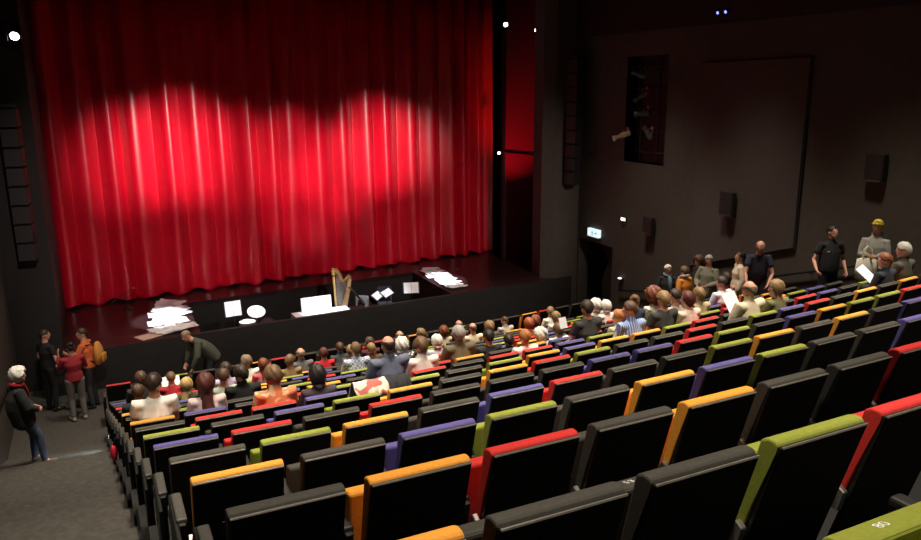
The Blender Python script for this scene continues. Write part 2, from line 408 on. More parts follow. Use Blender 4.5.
def line_array(x, y, ztop, n, rz, label, h=.40):
    t = empty('line_array', (x, y, ztop), rz, label, 'loudspeaker column')
    for k in range(n):
        bm = B()
        a = .012*k*k*.35
        poly = [(-.2+a*.3, -h*(k+1)+.015), (.2, -h*(k+1)+.03), (.2, -h*k), (-.2+a*.3, -h*k-.015)]
        prism(bm, poly, -.17, .17); bevel(bm, .012, 1); link('cabinet', bm, M['trim_black'], t)
        bm = B(); box(bm, -.172, .172, -.215+a*.3, -.203+a*.3, -h*(k+1)+.03, -h*(k+1)+.05); link('edge_strip', bm, M['trim_black'], t)
    bm = B(); box(bm, -.15, .15, -.15, .15, .02, .08); link('frame', bm, M['steel'], t)
    bm = B(); tube(bm, [(0, 0, .08), (0, 0, H-ztop-.02)], .01, 6); link('cable', bm, M['steel'], t)
line_array(12.75, 19.2, 7.4, 9, .25, 'column of stacked black loudspeakers hanging in front of the right pier')
line_array(-1.45, 18.55, 6.3, 8, -.1, 'column of stacked black loudspeakers hanging in front of the left pier')

# ------------------------------------------------------------------ seats
def seat_meshes():
    d = {}
    def keep(key, bm, smooth=False):
        me = bpy.data.meshes.new(key); bmesh.ops.recalc_face_normals(bm, faces=bm.faces[:]); bm.to_mesh(me); bm.free()
        for p in me.polygons: p.use_smooth = smooth
        d[key] = me
    bm = B(); prism(bm, [(.004, .888), (.020, .902), (.052, .902), (.082, .886), (.175, .50), (.128, .50), (.012, .86)], 0, .452)
    bevel(bm, .009, 2); keep('pad', bm)
    bm = B(); prism(bm, [(-.010, .886), (.004, .892), (.016, .86), (.190, .25), (.168, .24)], .004, .448)
    bevel(bm, .004, 1); keep('panel', bm)
    bm = B(); prism(bm, [(.195, .751), (.215, .758), (.295, .734), (.312, .706), (.345, .44), (.315, .40), (.25, .40), (.225, .44)], -.03, .464)
    bevel(bm, .012, 2); keep('cushion_up', bm)
    bm = B(); prism(bm, [(.195, .751), (.215, .758), (.295, .734), (.312, .706), (.345, .44), (.315, .40), (.25, .40), (.225, .44)], .03, .464)
    bevel(bm, .012, 2); keep('cushion_end', bm)
    bm = B(); prism(bm, [(-.02, .60), (.50, .60), (.53, .56), (.53, .0), (.10, .0), (.06, .3)], -.088, -.066); bevel(bm, .005, 1); keep('end_panel', bm)
    bm = B(); prism(bm, [(.318, .70), (.335, .68), (.368, .44), (.35, .41)], .01, .442); bevel(bm, .006, 1); keep('pan_up', bm)
    bm = B(); prism(bm, [(.17, .40), (.60, .42), (.625, .45), (.60, .495), (.17, .475)], -.012, .464); bevel(bm, .016, 2); keep('cushion_down', bm)
    bm = B(); prism(bm, [(.19, .375), (.58, .395), (.58, .415), (.19, .395)], .01, .442); bevel(bm, .006, 1); keep('pan_down', bm)
    bm = B(); prism(bm, [(-.0125, .8845), (-.010, .8895), (-.006, .891), (-.008, .8855)], .006, .446); keep('piping', bm)
    bm = B(); box(bm, -.076, -.022, .17, .47, .585, .62); bevel(bm, .01, 2); keep('armrest', bm)
    bm = B(); prism(bm, [(.14, .60), (.40, .60), (.36, .42), (.33, .03), (.42, .03), (.42, 0), (.12, 0), (.12, .03), (.22, .03), (.18, .42)], -.064, -.034); keep('leg', bm)
    bm = B(); prism(bm, [(.10, .53), (.135, .55), (.165, .50), (.17, .44), (.12, .44)], -.03, -.004); bevel(bm, .004, 1); keep('bracket', bm)
    return d
SM = seat_meshes()
ORD = ['first', 'second', 'third', 'fourth', 'fifth', 'sixth', 'seventh', 'eighth', 'ninth', 'tenth', 'eleventh', 'twelfth', 'thirteenth', 'fourteenth', 'fifteenth', 'sixteenth', 'seventeenth', 'eighteenth', 'nineteenth', 'twentieth', 'twenty-first', 'twenty-second', 'twenty-third']
def part(name, me, m, parent):
    o = bpy.data.objects.new(name, me); COL.objects.link(o); o.parent = parent
    if not me.materials: me.materials.append(None)
    o.material_slots[0].link = 'OBJECT'; o.material_slots[0].material = m
    return o
def digits(text, parent):
    cu = bpy.data.curves.new('seat_number', 'FONT'); cu.body = text; cu.size = .042; cu.extrude = .0006; cu.align_x = 'CENTER'
    tmp = bpy.data.objects.new('tmp', cu); COL.objects.link(tmp); bpy.context.view_layer.update(); me = bpy.data.meshes.new_from_object(tmp.evaluated_get(bpy.context.evaluated_depsgraph_get())); bpy.data.objects.remove(tmp)
    o = bpy.data.objects.new('seat_number', me); COL.objects.link(o); o.parent = parent; me.materials.clear(); me.materials.append(M['white'])
    o.location = (.115, .240, .7505); o.rotation_euler = (math.radians(-16.7), 0, 0)
    o['label'] = 'white printed seat number'
ROWS = {
 -2: {2: 'G', 3: 'G'},
 -1: 'OKKGR', 0: 'KORKOKKRO', 1: 'OKPGKOPGKKPKO', 2: 'KGOKPRKKGOKOKPRG', 3: 'PRKRKKKPPRGKPOGGRKG',
 4: 'GKPGOKORGKKRKGPRKOKOKG', 5: 'KRRPKGKGOPOOGRKPKRPKGK', 6: 'OPKRGPRKRRPGOKKGRKOGPK',
 7: 'KGKPOKGROKOPRKGKGPRKOK', 8: 'OKRKGPKKRKPOKRKGRKPKKO', 9: 'KPKOKRGKKRKGRPKKRKOKGK', 10: 'RKGKOPKKGKRKPRKRKKGKPK',
 11: 'KOKRKGPKOKKRKGKPKOKRKK', 12: 'PKRKGKOKKPKGKRKKOKGKKR', 13: 'KRKGKOKRKPKKGKRKOKRKGK', 14: 'RKGKKORKKKRKOKGKKKORKK'}
OCC = set()          # (row, index) with the seat down, filled from the audience below
def build_seats():
    for j, s in ROWS.items():
        it = s.items() if isinstance(s, dict) else enumerate(s)
        for i, c in it:
            x = x0(j) + i*W
            cname, m = SEAT[c]
            t = empty('theatre_seat', (x, rowy(j, x)+(.05 if j == -2 else 0), rowz(j)), math.atan(2*CV*x))
            tag(t, f'{cname} tip-up theatre seat, {ORD[i]} from the left aisle, {ORD[j+2]} row from the camera', 'theatre seat', f'theatre seats in the {ORD[j+2]} row from the camera')
            part('backrest', SM['pad'], m, t)
            part('back_shell', SM['panel'], M['shell'], t)
            down = (j, i) in OCC
            part('seat_cushion', SM['cushion_down' if down else 'cushion_end' if i == 0 else 'cushion_up'], m, t)
            if j < 9: part('seat_pan', SM['pan_down' if down else 'pan_up'], M['shell'], t)
            part('armrest', SM['armrest'], M['arm'] if i == 0 else M['trim_black'], t)
            if j < 9: part('piping', SM['piping'], M['piping'], t)
            part('leg', SM['leg'], M['trim_black'], t)
            if j < 6: part('hinge_bracket', SM['bracket'], M['metal'], t)
            if i == 0: part('end_panel', SM['end_panel'], M['shell'], t)
            if (j, i) == (-1, 2): digits('53', t)
            if (j, i) == (-2, 2): digits('80', t)
# ------------------------------------------------------------------ people
def remesh(name, bm, vox, ratio, smooth=3):
    """merge overlapping closed pieces into one continuous surface"""
    me = bpy.data.meshes.new(name); bmesh.ops.recalc_face_normals(bm, faces=bm.faces[:]); bm.to_mesh(me); bm.free()
    o = bpy.data.objects.new(name, me); COL.objects.link(o)
    r = o.modifiers.new('r', 'REMESH'); r.mode = 'VOXEL'; r.voxel_size = vox
    s = o.modifiers.new('s', 'SMOOTH'); s.iterations = smooth; s.factor = .5
    d = o.modifiers.new('d', 'DECIMATE'); d.ratio = ratio
    dg = bpy.context.evaluated_depsgraph_get(); dg.update()
    out = bpy.data.meshes.new_from_object(o.evaluated_get(dg))
    bpy.data.objects.remove(o); bpy.data.meshes.remove(me)
    for p in out.polygons: p.use_smooth = True
    out.name = name
    return out
def lerp(a, b, t): return V(a)*(1-t)+V(b)*t
def hand(bm, w, d, n, curl, sidesign):
    """palm, four unequal bent fingers and a thumb that leaves the side of the palm"""
    d = V(d).normalized(); n = V(n); n = (n - d*n.dot(d)).normalized(); s = d.cross(n)*sidesign
    w = V(w)
    loft(bm, [(w - d*.01, .024, .019), (w + d*.03, .034, .016), (w + d*.085, .040, .014)], s, 10)
    for k, (o, L) in enumerate(((-.030, .066), (-.010, .078), (.010, .073), (.029, .058))):
        p = w + d*.085 + s*o
        q = p + (d*math.cos(curl*.6) + n*math.sin(curl*.6))*L*.5
        e = q + (d*math.cos(curl*1.5) + n*math.sin(curl*1.5))*L*.5
        loft(bm, [(p - d*.012, .0088, .0088), (q, .0084, .0084), (e, .007, .007)], s, 8)
    p = w + d*.022 - s*.028
    q = p + (d*.6 - s*.7 + n*.25).normalized()*.036
    e = q + (d*.9 - s*.15 + n*.35).normalized()*.030
    loft(bm, [(p, .012, .012), (q, .0105, .0105), (e, .008, .008)], n, 8)
def headmtx(J):
    R = Matrix.Rotation(J.get('yaw', 0), 4, 'Z') @ Matrix.Rotation(J.get('pitch', 0), 4, 'X') @ Matrix.Rotation(J.get('roll', 0), 4, 'Y')
    return Matrix.Translation(V(J['head'])) @ R
def side_of(J):
    s = V(J['shR']) - V(J['shL']); s.z *= .5
    return s.normalized()
def body_mesh(J, fem=False, belly=0):
    bm = B()
    sd = side_of(J); hs = (V(J['hipR'])-V(J['hipL'])).normalized()
    pel, ch, nk = V(J['pelvis']), V(J['chest']), V(J['neck'])
    loft(bm, [(pel, .132, .085), (lerp(pel, ch, .5), .115, .075+belly*.5), (ch, .132, .080), (lerp(ch, nk, .55), .095, .060), (nk, .055, .05)], sd, 14)
    hm = headmtx(J)
    hd = V(J['head'])
    loft(bm, [(nk - V((0, 0, .03)), .066, .062), (lerp(nk, hd, .4), .058, .058), (hm @ V((0, -.012, -.05)), .056, .06)], sd, 12)
    ell(bm, (0, -.006, .02), (.076, .094, .100), hm); ell(bm, (0, .030, -.045), (.058, .060, .068), hm); ell(bm, (0, .060, -.088), (.030, .028, .026), hm)
    loft(bm, [(hm @ V((0, .086, .022)), .008, .010), (hm @ V((0, .104, -.012)), .012, .012), (hm @ V((0, .098, -.026)), .016, .010)], hm.to_3x3() @ V((1, 0, 0)), 8)
    for s in (-1, 1):
        ell(bm, (s*.077, -.008, -.006), (.012, .022, .033), hm, 10)
        ell(bm, (s*.030, .078, .034), (.022, .012, .007), hm, 8)
    for sx, q in ((-1, 'L'), (1, 'R')):
        sh, el, wr = V(J['sh'+q]), V(J['el'+q]), V(J['wr'+q])
        loft(bm, [(lerp(ch, sh, .5)+V((0, 0, .03)), .046, .046), (sh, .042, .042), (lerp(sh, el, .4), .040, .040), (el, .036, .036), (lerp(el, wr, .35), .036, .036), (wr, .026, .022)], (0, 1, .3), 12)
        hdv = V(J.get('hd'+q, wr-el)); nrm = V(J.get('hn'+q, (-sx*.6, .3, -.8)))
        hand(bm, wr + (wr-el).normalized()*.015, hdv, nrm, J.get('curl'+q, .5), 1 if sx > 0 else -1)
        hp, kn, an, toe = V(J['hip'+q]), V(J['kn'+q]), V(J['an'+q]), V(J['toe'+q])
        loft(bm, [(hp, .085, .088), (lerp(hp, kn, .4), .072, .074), (kn, .052, .054), (lerp(kn, an, .35), .050, .053), (an, .034, .036)], hs, 12)
        loft(bm, [(an + V((0, 0, -.02)), .03, .03), (lerp(an, toe, .45)+V((0, 0, -.02)), .034, .024), (lerp(an, toe, .8)+V((0, 0, -.012)), .03, .016)], hs, 10)
    return remesh('body', bm, .0085, .16)
def top_mesh(J, sleeve='long', fem=False, belly=0, hood=False, length=.06, loose=0.0, collar=False):
    bm = B(); sd = side_of(J)
    pel, ch, nk = V(J['pelvis']), V(J['chest']), V(J['neck'])
    ax = (ch-pel).normalized()
    g = loose
    loft(bm, [(pel - ax*length, .178+g, .128+g), (pel+ax*.05, .170+g, .124+g+belly*.7), (lerp(pel, ch, .5), .150+g+belly*.5-(.012 if fem else 0), .112+g+belly), (ch, .178+g*.6, .124+g*.6+(.012 if fem else 0)), (lerp(ch, nk, .55), .150, .095), (lerp(ch, nk, .86), .085, .066)], sd, 16)
    if collar: loft(bm, [(lerp(ch, nk, .8), .075, .066), (nk+V((0, 0, .03)), .066, .064)], sd, 12)
    for q in 'LR':
        sh, el, wr = V(J['sh'+q]), V(J['el'+q]), V(J['wr'+q])
        r = [(lerp(ch, sh, .45)+V((0, 0, .045)), .07, .066), (sh, .062+g*.4, .062+g*.4), (lerp(sh, el, .5), .058+g*.5, .058+g*.5)]
        if sleeve == 'long': r += [(el, .052+g*.5, .052+g*.5), (lerp(el, wr, .5), .047+g*.4, .047+g*.4), (lerp(el, wr, .93), .037+g*.3, .037+g*.3)]
        elif sleeve == 'elbow': r += [(lerp(el, wr, .1), .053, .053)]
        loft(bm, r, (0, 1, .3), 12)
    if hood:
        hm = headmtx(J)
        bk = (hm.to_3x3() @ V((0, -1, 0))); bk.z = 0
        loft(bm, [(nk + bk*.02 - V((0, 0, .01)), .10, .075), (nk+bk*.085+V((0, 0, .0)), .10, .06), (nk+bk*.12-V((0, 0, .10)), .07, .04)], sd, 12)
    return remesh('top', bm, .013, .4, 2)
def trousers_mesh(J, loose=0.0, skirt=False):
    bm = B(); hs = (V(J['hipR'])-V(J['hipL'])).normalized(); g = loose
    pel = V(J['pelvis']); ch = V(J['chest']); ax = (ch-pel).normalized()
    loft(bm, [(lerp(V(J['hipL']), V(J['hipR']), .5)-ax*.03, .155, .115), (pel, .168, .118), (pel+ax*.07, .155, .108)], hs, 14)
    for q in 'LR':
        hp, kn, an = V(J['hip'+q]), V(J['kn'+q]), V(J['an'+q])
        loft(bm, [(hp, .100+g, .104+g), (lerp(hp, kn, .4), .087+g, .09+g), (kn, .066+g, .068+g), (lerp(kn, an, .4), .062+g, .064+g), (lerp(kn, an, .95), .052+g, .056+g)], hs, 12)
    return remesh('trousers', bm, .013, .4, 2)
def shoe_mesh(J, q):
    bm = B(); hs = (V(J['hipR'])-V(J['hipL'])).normalized(); an, toe = V(J['an'+q]), V(J['toe'+q])
    f = toe-an; f.z = 0; f.normalize()
    loft(bm, [(an + V((0, 0, .02)), .046, .046), (an + V((0, 0, -.035)), .044, .05)], hs, 10)
    base = min(an.z-.075, toe.z-.01)
    loft(bm, [(an - f*.045+V((0, 0, -.045)), .040, .036), (lerp(an, toe, .5)+V((0, 0, -.03)), .046, .04), (toe+V((0, 0, .008))+f*.02, .044, .026)], hs, 12)
    return remesh('shoe', bm, .01, .4, 2)
def hair_mesh(style, seed=0):
    """scalp shell in head space: azimuth 0 = face, grows down to a hairline, longer styles hang on"""
    rnd = random.Random(seed)
    S = dict(short=(38, 2, -38, .016, 0, .005), crop=(40, 6, -32, .010, 0, .002), full=(38, -12, -44, .020, 0, .008), bob=(32, -40, -46, .020, .04, .007),
             long=(34, -48, -50, .020, .22, .008), curly=(28, -40, -46, .042, .04, .020), bald=(0, 4, -36, .012, 0, .004), bun=(42, -4, -40, .012, 0, .004), pony=(42, -4, -40, .012, 0, .004), white=(32, -34, -48, .036, .035, .012))[style]
    fe, se, be, th, ln, nz = S
    bm = B(); n = 36; rows = 12; rings = []
    ph = [rnd.uniform(0, 6.28) for _ in range(6)]
    def P(az, el, r):
        ce = math.cos(el); se_ = math.sin(el)
        return V((math.sin(az)*ce*(.077+r), math.cos(az)*ce*(.095+r)-.006, se_*(.101+r)+.02))
    def end(az):
        a = abs(((az+PI) % (2*PI))-PI)*180/PI
        if a < 35: e = fe
        elif a < 80: e = fe+(se-fe)*((a-35)/45)**.8
        elif a < 120: e = se
        else: e = se+(be-se)*min(1, (a-120)/30)
        return math.radians(e)
    def nse(az, k): return nz*(math.sin(az*7+ph[0]+k*1.1)+math.sin(az*13+ph[1]-k*1.7)+.7*math.sin(az*3+ph[2]+k*.6))/2
    top = math.radians(88) if style != 'bald' else None
    for k in range(rows+1):
        ring = []
        for j in range(n):
            az = 2*PI*j/n
            e1 = end(az)
            if style == 'bald':
                a = abs(((az+PI) % (2*PI))-PI)*180/PI
                e0 = math.radians(24 if a > 70 else 24*max(0, (a-45)/25))
                if a < 70: e1 = min(e1, e0-.02) if a > 45 else e0-.03
            else: e0 = top
            el = e0+(e1-e0)*k/rows
            ring.append(bm.verts.new(P(az, el, th*min(1, .7+k/8.0)*(1 if k < rows else .75)+nse(az, k))))
        rings.append(ring)
    if ln:
        for k in range(1, 7):
            ring = []
            for j in range(n):
                az = 2*PI*j/n; a = abs(((az+PI) % (2*PI))-PI)*180/PI
                b = rings[rows][j].co
                f = max(0, min(1, (a-62)/25))
                ring.append(bm.verts.new(b + V((b.x*.10*k/6*f, -.012*k*f*(1 if ln > .1 else .3), -ln*k/6*f)) + V((nse(az, k+rows)*.6, nse(az+1, k)*.6, 0))))
            rings.append(ring)
    inner = []
    for A, Bq in zip(rings, rings[1:]):
        for j in range(n): bm.faces.new((A[j], A[(j+1) % n], Bq[(j+1) % n], Bq[j]))
    if style != 'bald': bm.faces.new(rings[0][::-1])
    bmesh.ops.recalc_face_normals(bm, faces=bm.faces[:]); bm.normal_update()
    inn = [[bm.verts.new(v.co - v.normal*.012) for v in R_] for R_ in rings]
    for A, Bq in zip(inn, inn[1:]):
        for j in range(n): bm.faces.new((A[(j+1) % n], A[j], Bq[j], Bq[(j+1) % n]))
    for R1, R2 in ([(rings[-1], inn[-1])] + ([(inn[0], rings[0])] if style == 'bald' else [])):
        for j in range(n): bm.faces.new((R1[j], R1[(j+1) % n], R2[(j+1) % n], R2[j]))
    if style == 'bun': ell(bm, (0, -.10, .085), (.042, .040, .040), None, 12)
    if style == 'pony': loft(bm, [((0, -.10, .06), .028, .028), ((0, -.15, .03), .036, .036), ((0, -.16, -.08), .03, .03), ((0, -.14, -.17), .012, .012)], (1, 0, 0), 10)
    me = bpy.data.meshes.new('hair'); bm.to_mesh(me); bm.free()
    for p in me.polygons: p.use_smooth = True
    return me
HAIR = {}
def hair_of(style, seed):
    k = (style, seed % 3)
    if k not in HAIR: HAIR[k] = hair_mesh(style, seed % 3)
    return HAIR[k]
def eye_me():
    bm = B(); ell(bm, (0, 0, 0), (.0125, .010, .0095), None, 12)
    me = bpy.data.meshes.new('eye'); bm.to_mesh(me); bm.free()
    me.materials.append(mat('eye_white', (.75, .72, .68), .3)); me.materials.append(mat('iris_dark', (.03, .018, .012), .2))
    for p in me.polygons:
        p.use_smooth = True
        if p.normal.y > .8: p.material_index = 1
    return me
EYE = eye_me()
bm = B(); loft(bm, [((-.024, -.004, 0), .003, .003), ((-.008, .003, .001), .007, .006), ((.008, .003, .001), .007, .006), ((.024, -.004, 0), .003, .003)], (0, 0, 1), 8)
MOUTH = bpy.data.meshes.new('mouth'); bm.to_mesh(MOUTH); bm.free(); LIP = mat('lips', (.42, .16, .12), .5)
bm = B()
for s in (-1, 1): bmesh.ops.create_uvsphere(bm, u_segments=10, v_segments=6, radius=.004, matrix=Matrix.Translation((s*.05, .098, .016)))
for s in (-1, 1):
    pts = [(s*.031+.021*math.cos(a), .099, .014+.017*math.sin(a)) for a in [2*PI*k/14 for k in range(15)]]
    loft(bm, [(p, .0022, .0022) for p in pts], (0, 1, 0), 6)
    tube(bm, [(s*.052, .096, .02), (s*.079, .0, .018)], .002, 6)
tube(bm, [(-.01, .101, .016), (.01, .101, .016)], .002, 6)
GLASSES = bpy.data.meshes.new('glasses'); bm.to_mesh(GLASSES); bm.free()
SKIN = [mat('skin_light', (.62, .36, .25), .55, var=.06), mat('skin_fair', (.68, .42, .31), .55, var=.06), mat('skin_tan', (.48, .25, .15), .55, var=.06), mat('skin_rosy', (.64, .32, .23), .55, var=.06)]
HC = dict(black=(.012, .009, .008), dark=(.03, .017, .010), brown=(.075, .038, .018), mid=(.14, .075, .035), auburn=(.16, .04, .015), red=(.33, .09, .03), blond=(.50, .33, .13), darkblond=(.24, .15, .065), grey=(.36, .34, .31), white=(.75, .72, .66), darkred=(.085, .018, .012), ginger=(.42, .16, .05), greybrown=(.20, .15, .10))
HM = {k: mat('hair_'+k, v, .55, var=.35, scale=90) for k, v in HC.items()}
CM = {}
def cloth(c):
    if isinstance(c, bpy.types.Material): return c
    k = tuple(c)
    if k not in CM: CM[k] = mat('cloth_%d' % len(CM), k, .9, var=.12, scale=25, bump=.3, bscale=350)
    return CM[k]
PAT = dict(check=pattern('cloth_check', 'check', (.62, .66, .74), (.22, .27, .42), 28), stripe=pattern('cloth_stripe', 'stripe', (.52, .62, .85), (.10, .17, .42), 9), floral=pattern('cloth_floral', 'noise', (.72, .28, .07), (.75, .58, .38), 16),
           mono=pattern('cloth_mono', 'noise', (.03, .03, .04), (.75, .75, .76), 22), warm=pattern('cloth_warm', 'noise', (.70, .20, .08), (.75, .52, .30), 13))
def seated(dy=0.0, yaw=0.0, pitch=-.08, lean=0.0, w=1.0, arms=0):
    J = dict(pelvis=(0, .27, .56), chest=(lean*.5, .235+dy*.5, .87), neck=(lean, .235+dy, 1.075), head=(lean*1.2, .255+dy, 1.19), yaw=yaw, pitch=pitch)
    for s, q in ((-1, 'L'), (1, 'R')):
        J['sh'+q] = (s*.19*w+lean*.8, .225+dy*.9, 1.005); J['hip'+q] = (s*.095, .30, .56); J['kn'+q] = (s*.11, .70, .56); J['an'+q] = (s*.11, .70, .09); J['toe'+q] = (s*.12, .84, .03)
        J['el'+q] = (s*.215*w+lean*.5, .30+dy, .745); J['wr'+q] = (s*.10, .50, .665); J['hn'+q] = (-s*.2, .1, -1)
    if arms == 1:      # hands raised to hold a sheet
        for s, q in ((-1, 'L'), (1, 'R')): J['el'+q] = (s*.22, .40, .78); J['wr'+q] = (s*.15, .58, .90); J['hn'+q] = (-s, .1, .2); J['hd'+q] = (-s*.2, .7, .5)
    if arms == 2:      # right hand to the face
        J['elR'] = (.20, .45, .86); J['wrR'] = (.10, .40, 1.08); J['hdR'] = (-.35, -.1, 1); J['hnR'] = (-1, -.3, 0)
    return J
TP = {}
def template(key, J, sleeve='long', **kw):
    if key not in TP:
        TP[key] = dict(J=J, body=body_mesh(J, kw.get('fem', False), kw.get('belly', 0)), top=top_mesh(J, sleeve, **{k: v for k, v in kw.items() if k in ('fem', 'belly', 'hood', 'length', 'loose', 'collar')}), trousers=trousers_mesh(J, kw.get('tl', 0)), shoes=[shoe_mesh(J, 'L'), shoe_mesh(J, 'R')])
    return TP[key]
def place(T, loc, rz, scale, label, top, trousers=(.02, .021, .026), skin=0, hair='short', hc='brown', shoes=(.015, .013, .012), seed=0, hairscale=1.0, group=None, glasses=False, top_label=None):
    t = empty('person', loc, rz, label, 'person', group); t.scale = (scale,)*3
    part('body', T['body'], SKIN[skin], t)
    o = part('top', T['top'], cloth(top), t)
    part('trousers', T['trousers'], cloth(trousers), t)
    for s in T['shoes']: part('shoe', s, cloth(shoes), t)
    hm = headmtx(T['J'])
    def onhead(name, me, m, p=(0, 0, 0), sc_=1.0):
        o = part(name, me, m, t) if m else None
        if not o:
            o = bpy.data.objects.new(name, me); COL.objects.link(o); o.parent = t
        o.matrix_local = hm @ Matrix.Translation(p) @ Matrix.Scale(sc_, 4); return o
    if hair: onhead('hair', hair_of(hair, seed), HM[hc], (0, 0, 0), hairscale)
    for s in (-1, 1): onhead('eye', EYE, None, (s*.031, .080, .014))
    onhead('mouth', MOUTH, LIP, (0, .086, -.060))
    if glasses: onhead('glasses', GLASSES, M['blk'])
    return t
def seat_person(j, i, h, key, label, **kw):
    T = TP[key]; x = x0(j)+.226+i*W
    y = rowy(j, x); hz = T['J']['head'][2]
    rz = math.atan(2*CV*x)
    ii = int(round(i)); OCC.add((j, ii))
    OCC.add((j, int(math.floor(i+.5-.3)))); OCC.add((j, int(math.floor(i+.5+.3))))
    return place(T, (x, y, rowz(j)), rz, max(.8, min(1.07, h/hz)), label, **kw)
template('m0', seated(), 'long', loose=.006, collar=True)
template('mL', seated(yaw=.6, lean=-.03), 'long', loose=.006, collar=True)
template('mS', seated(yaw=-.25, lean=.02, pitch=-.15), 'short', loose=.01)
template('big', seated(w=1.12), 'long', loose=.022, belly=.03, collar=True)
template('f0', seated(w=.92), 'elbow', fem=True)
template('fL', seated(w=.92, yaw=.95, lean=-.02), 'short', fem=True)
template('fR', seated(w=.92, yaw=-.7, lean=.02), 'long', fem=True)
template('read', seated(dy=.05, pitch=-.35, arms=1), 'long', loose=.004)
template('phone', seated(dy=.03, yaw=.3, arms=2), 'long', loose=.006)
WHITE = (.86, .84, .78)
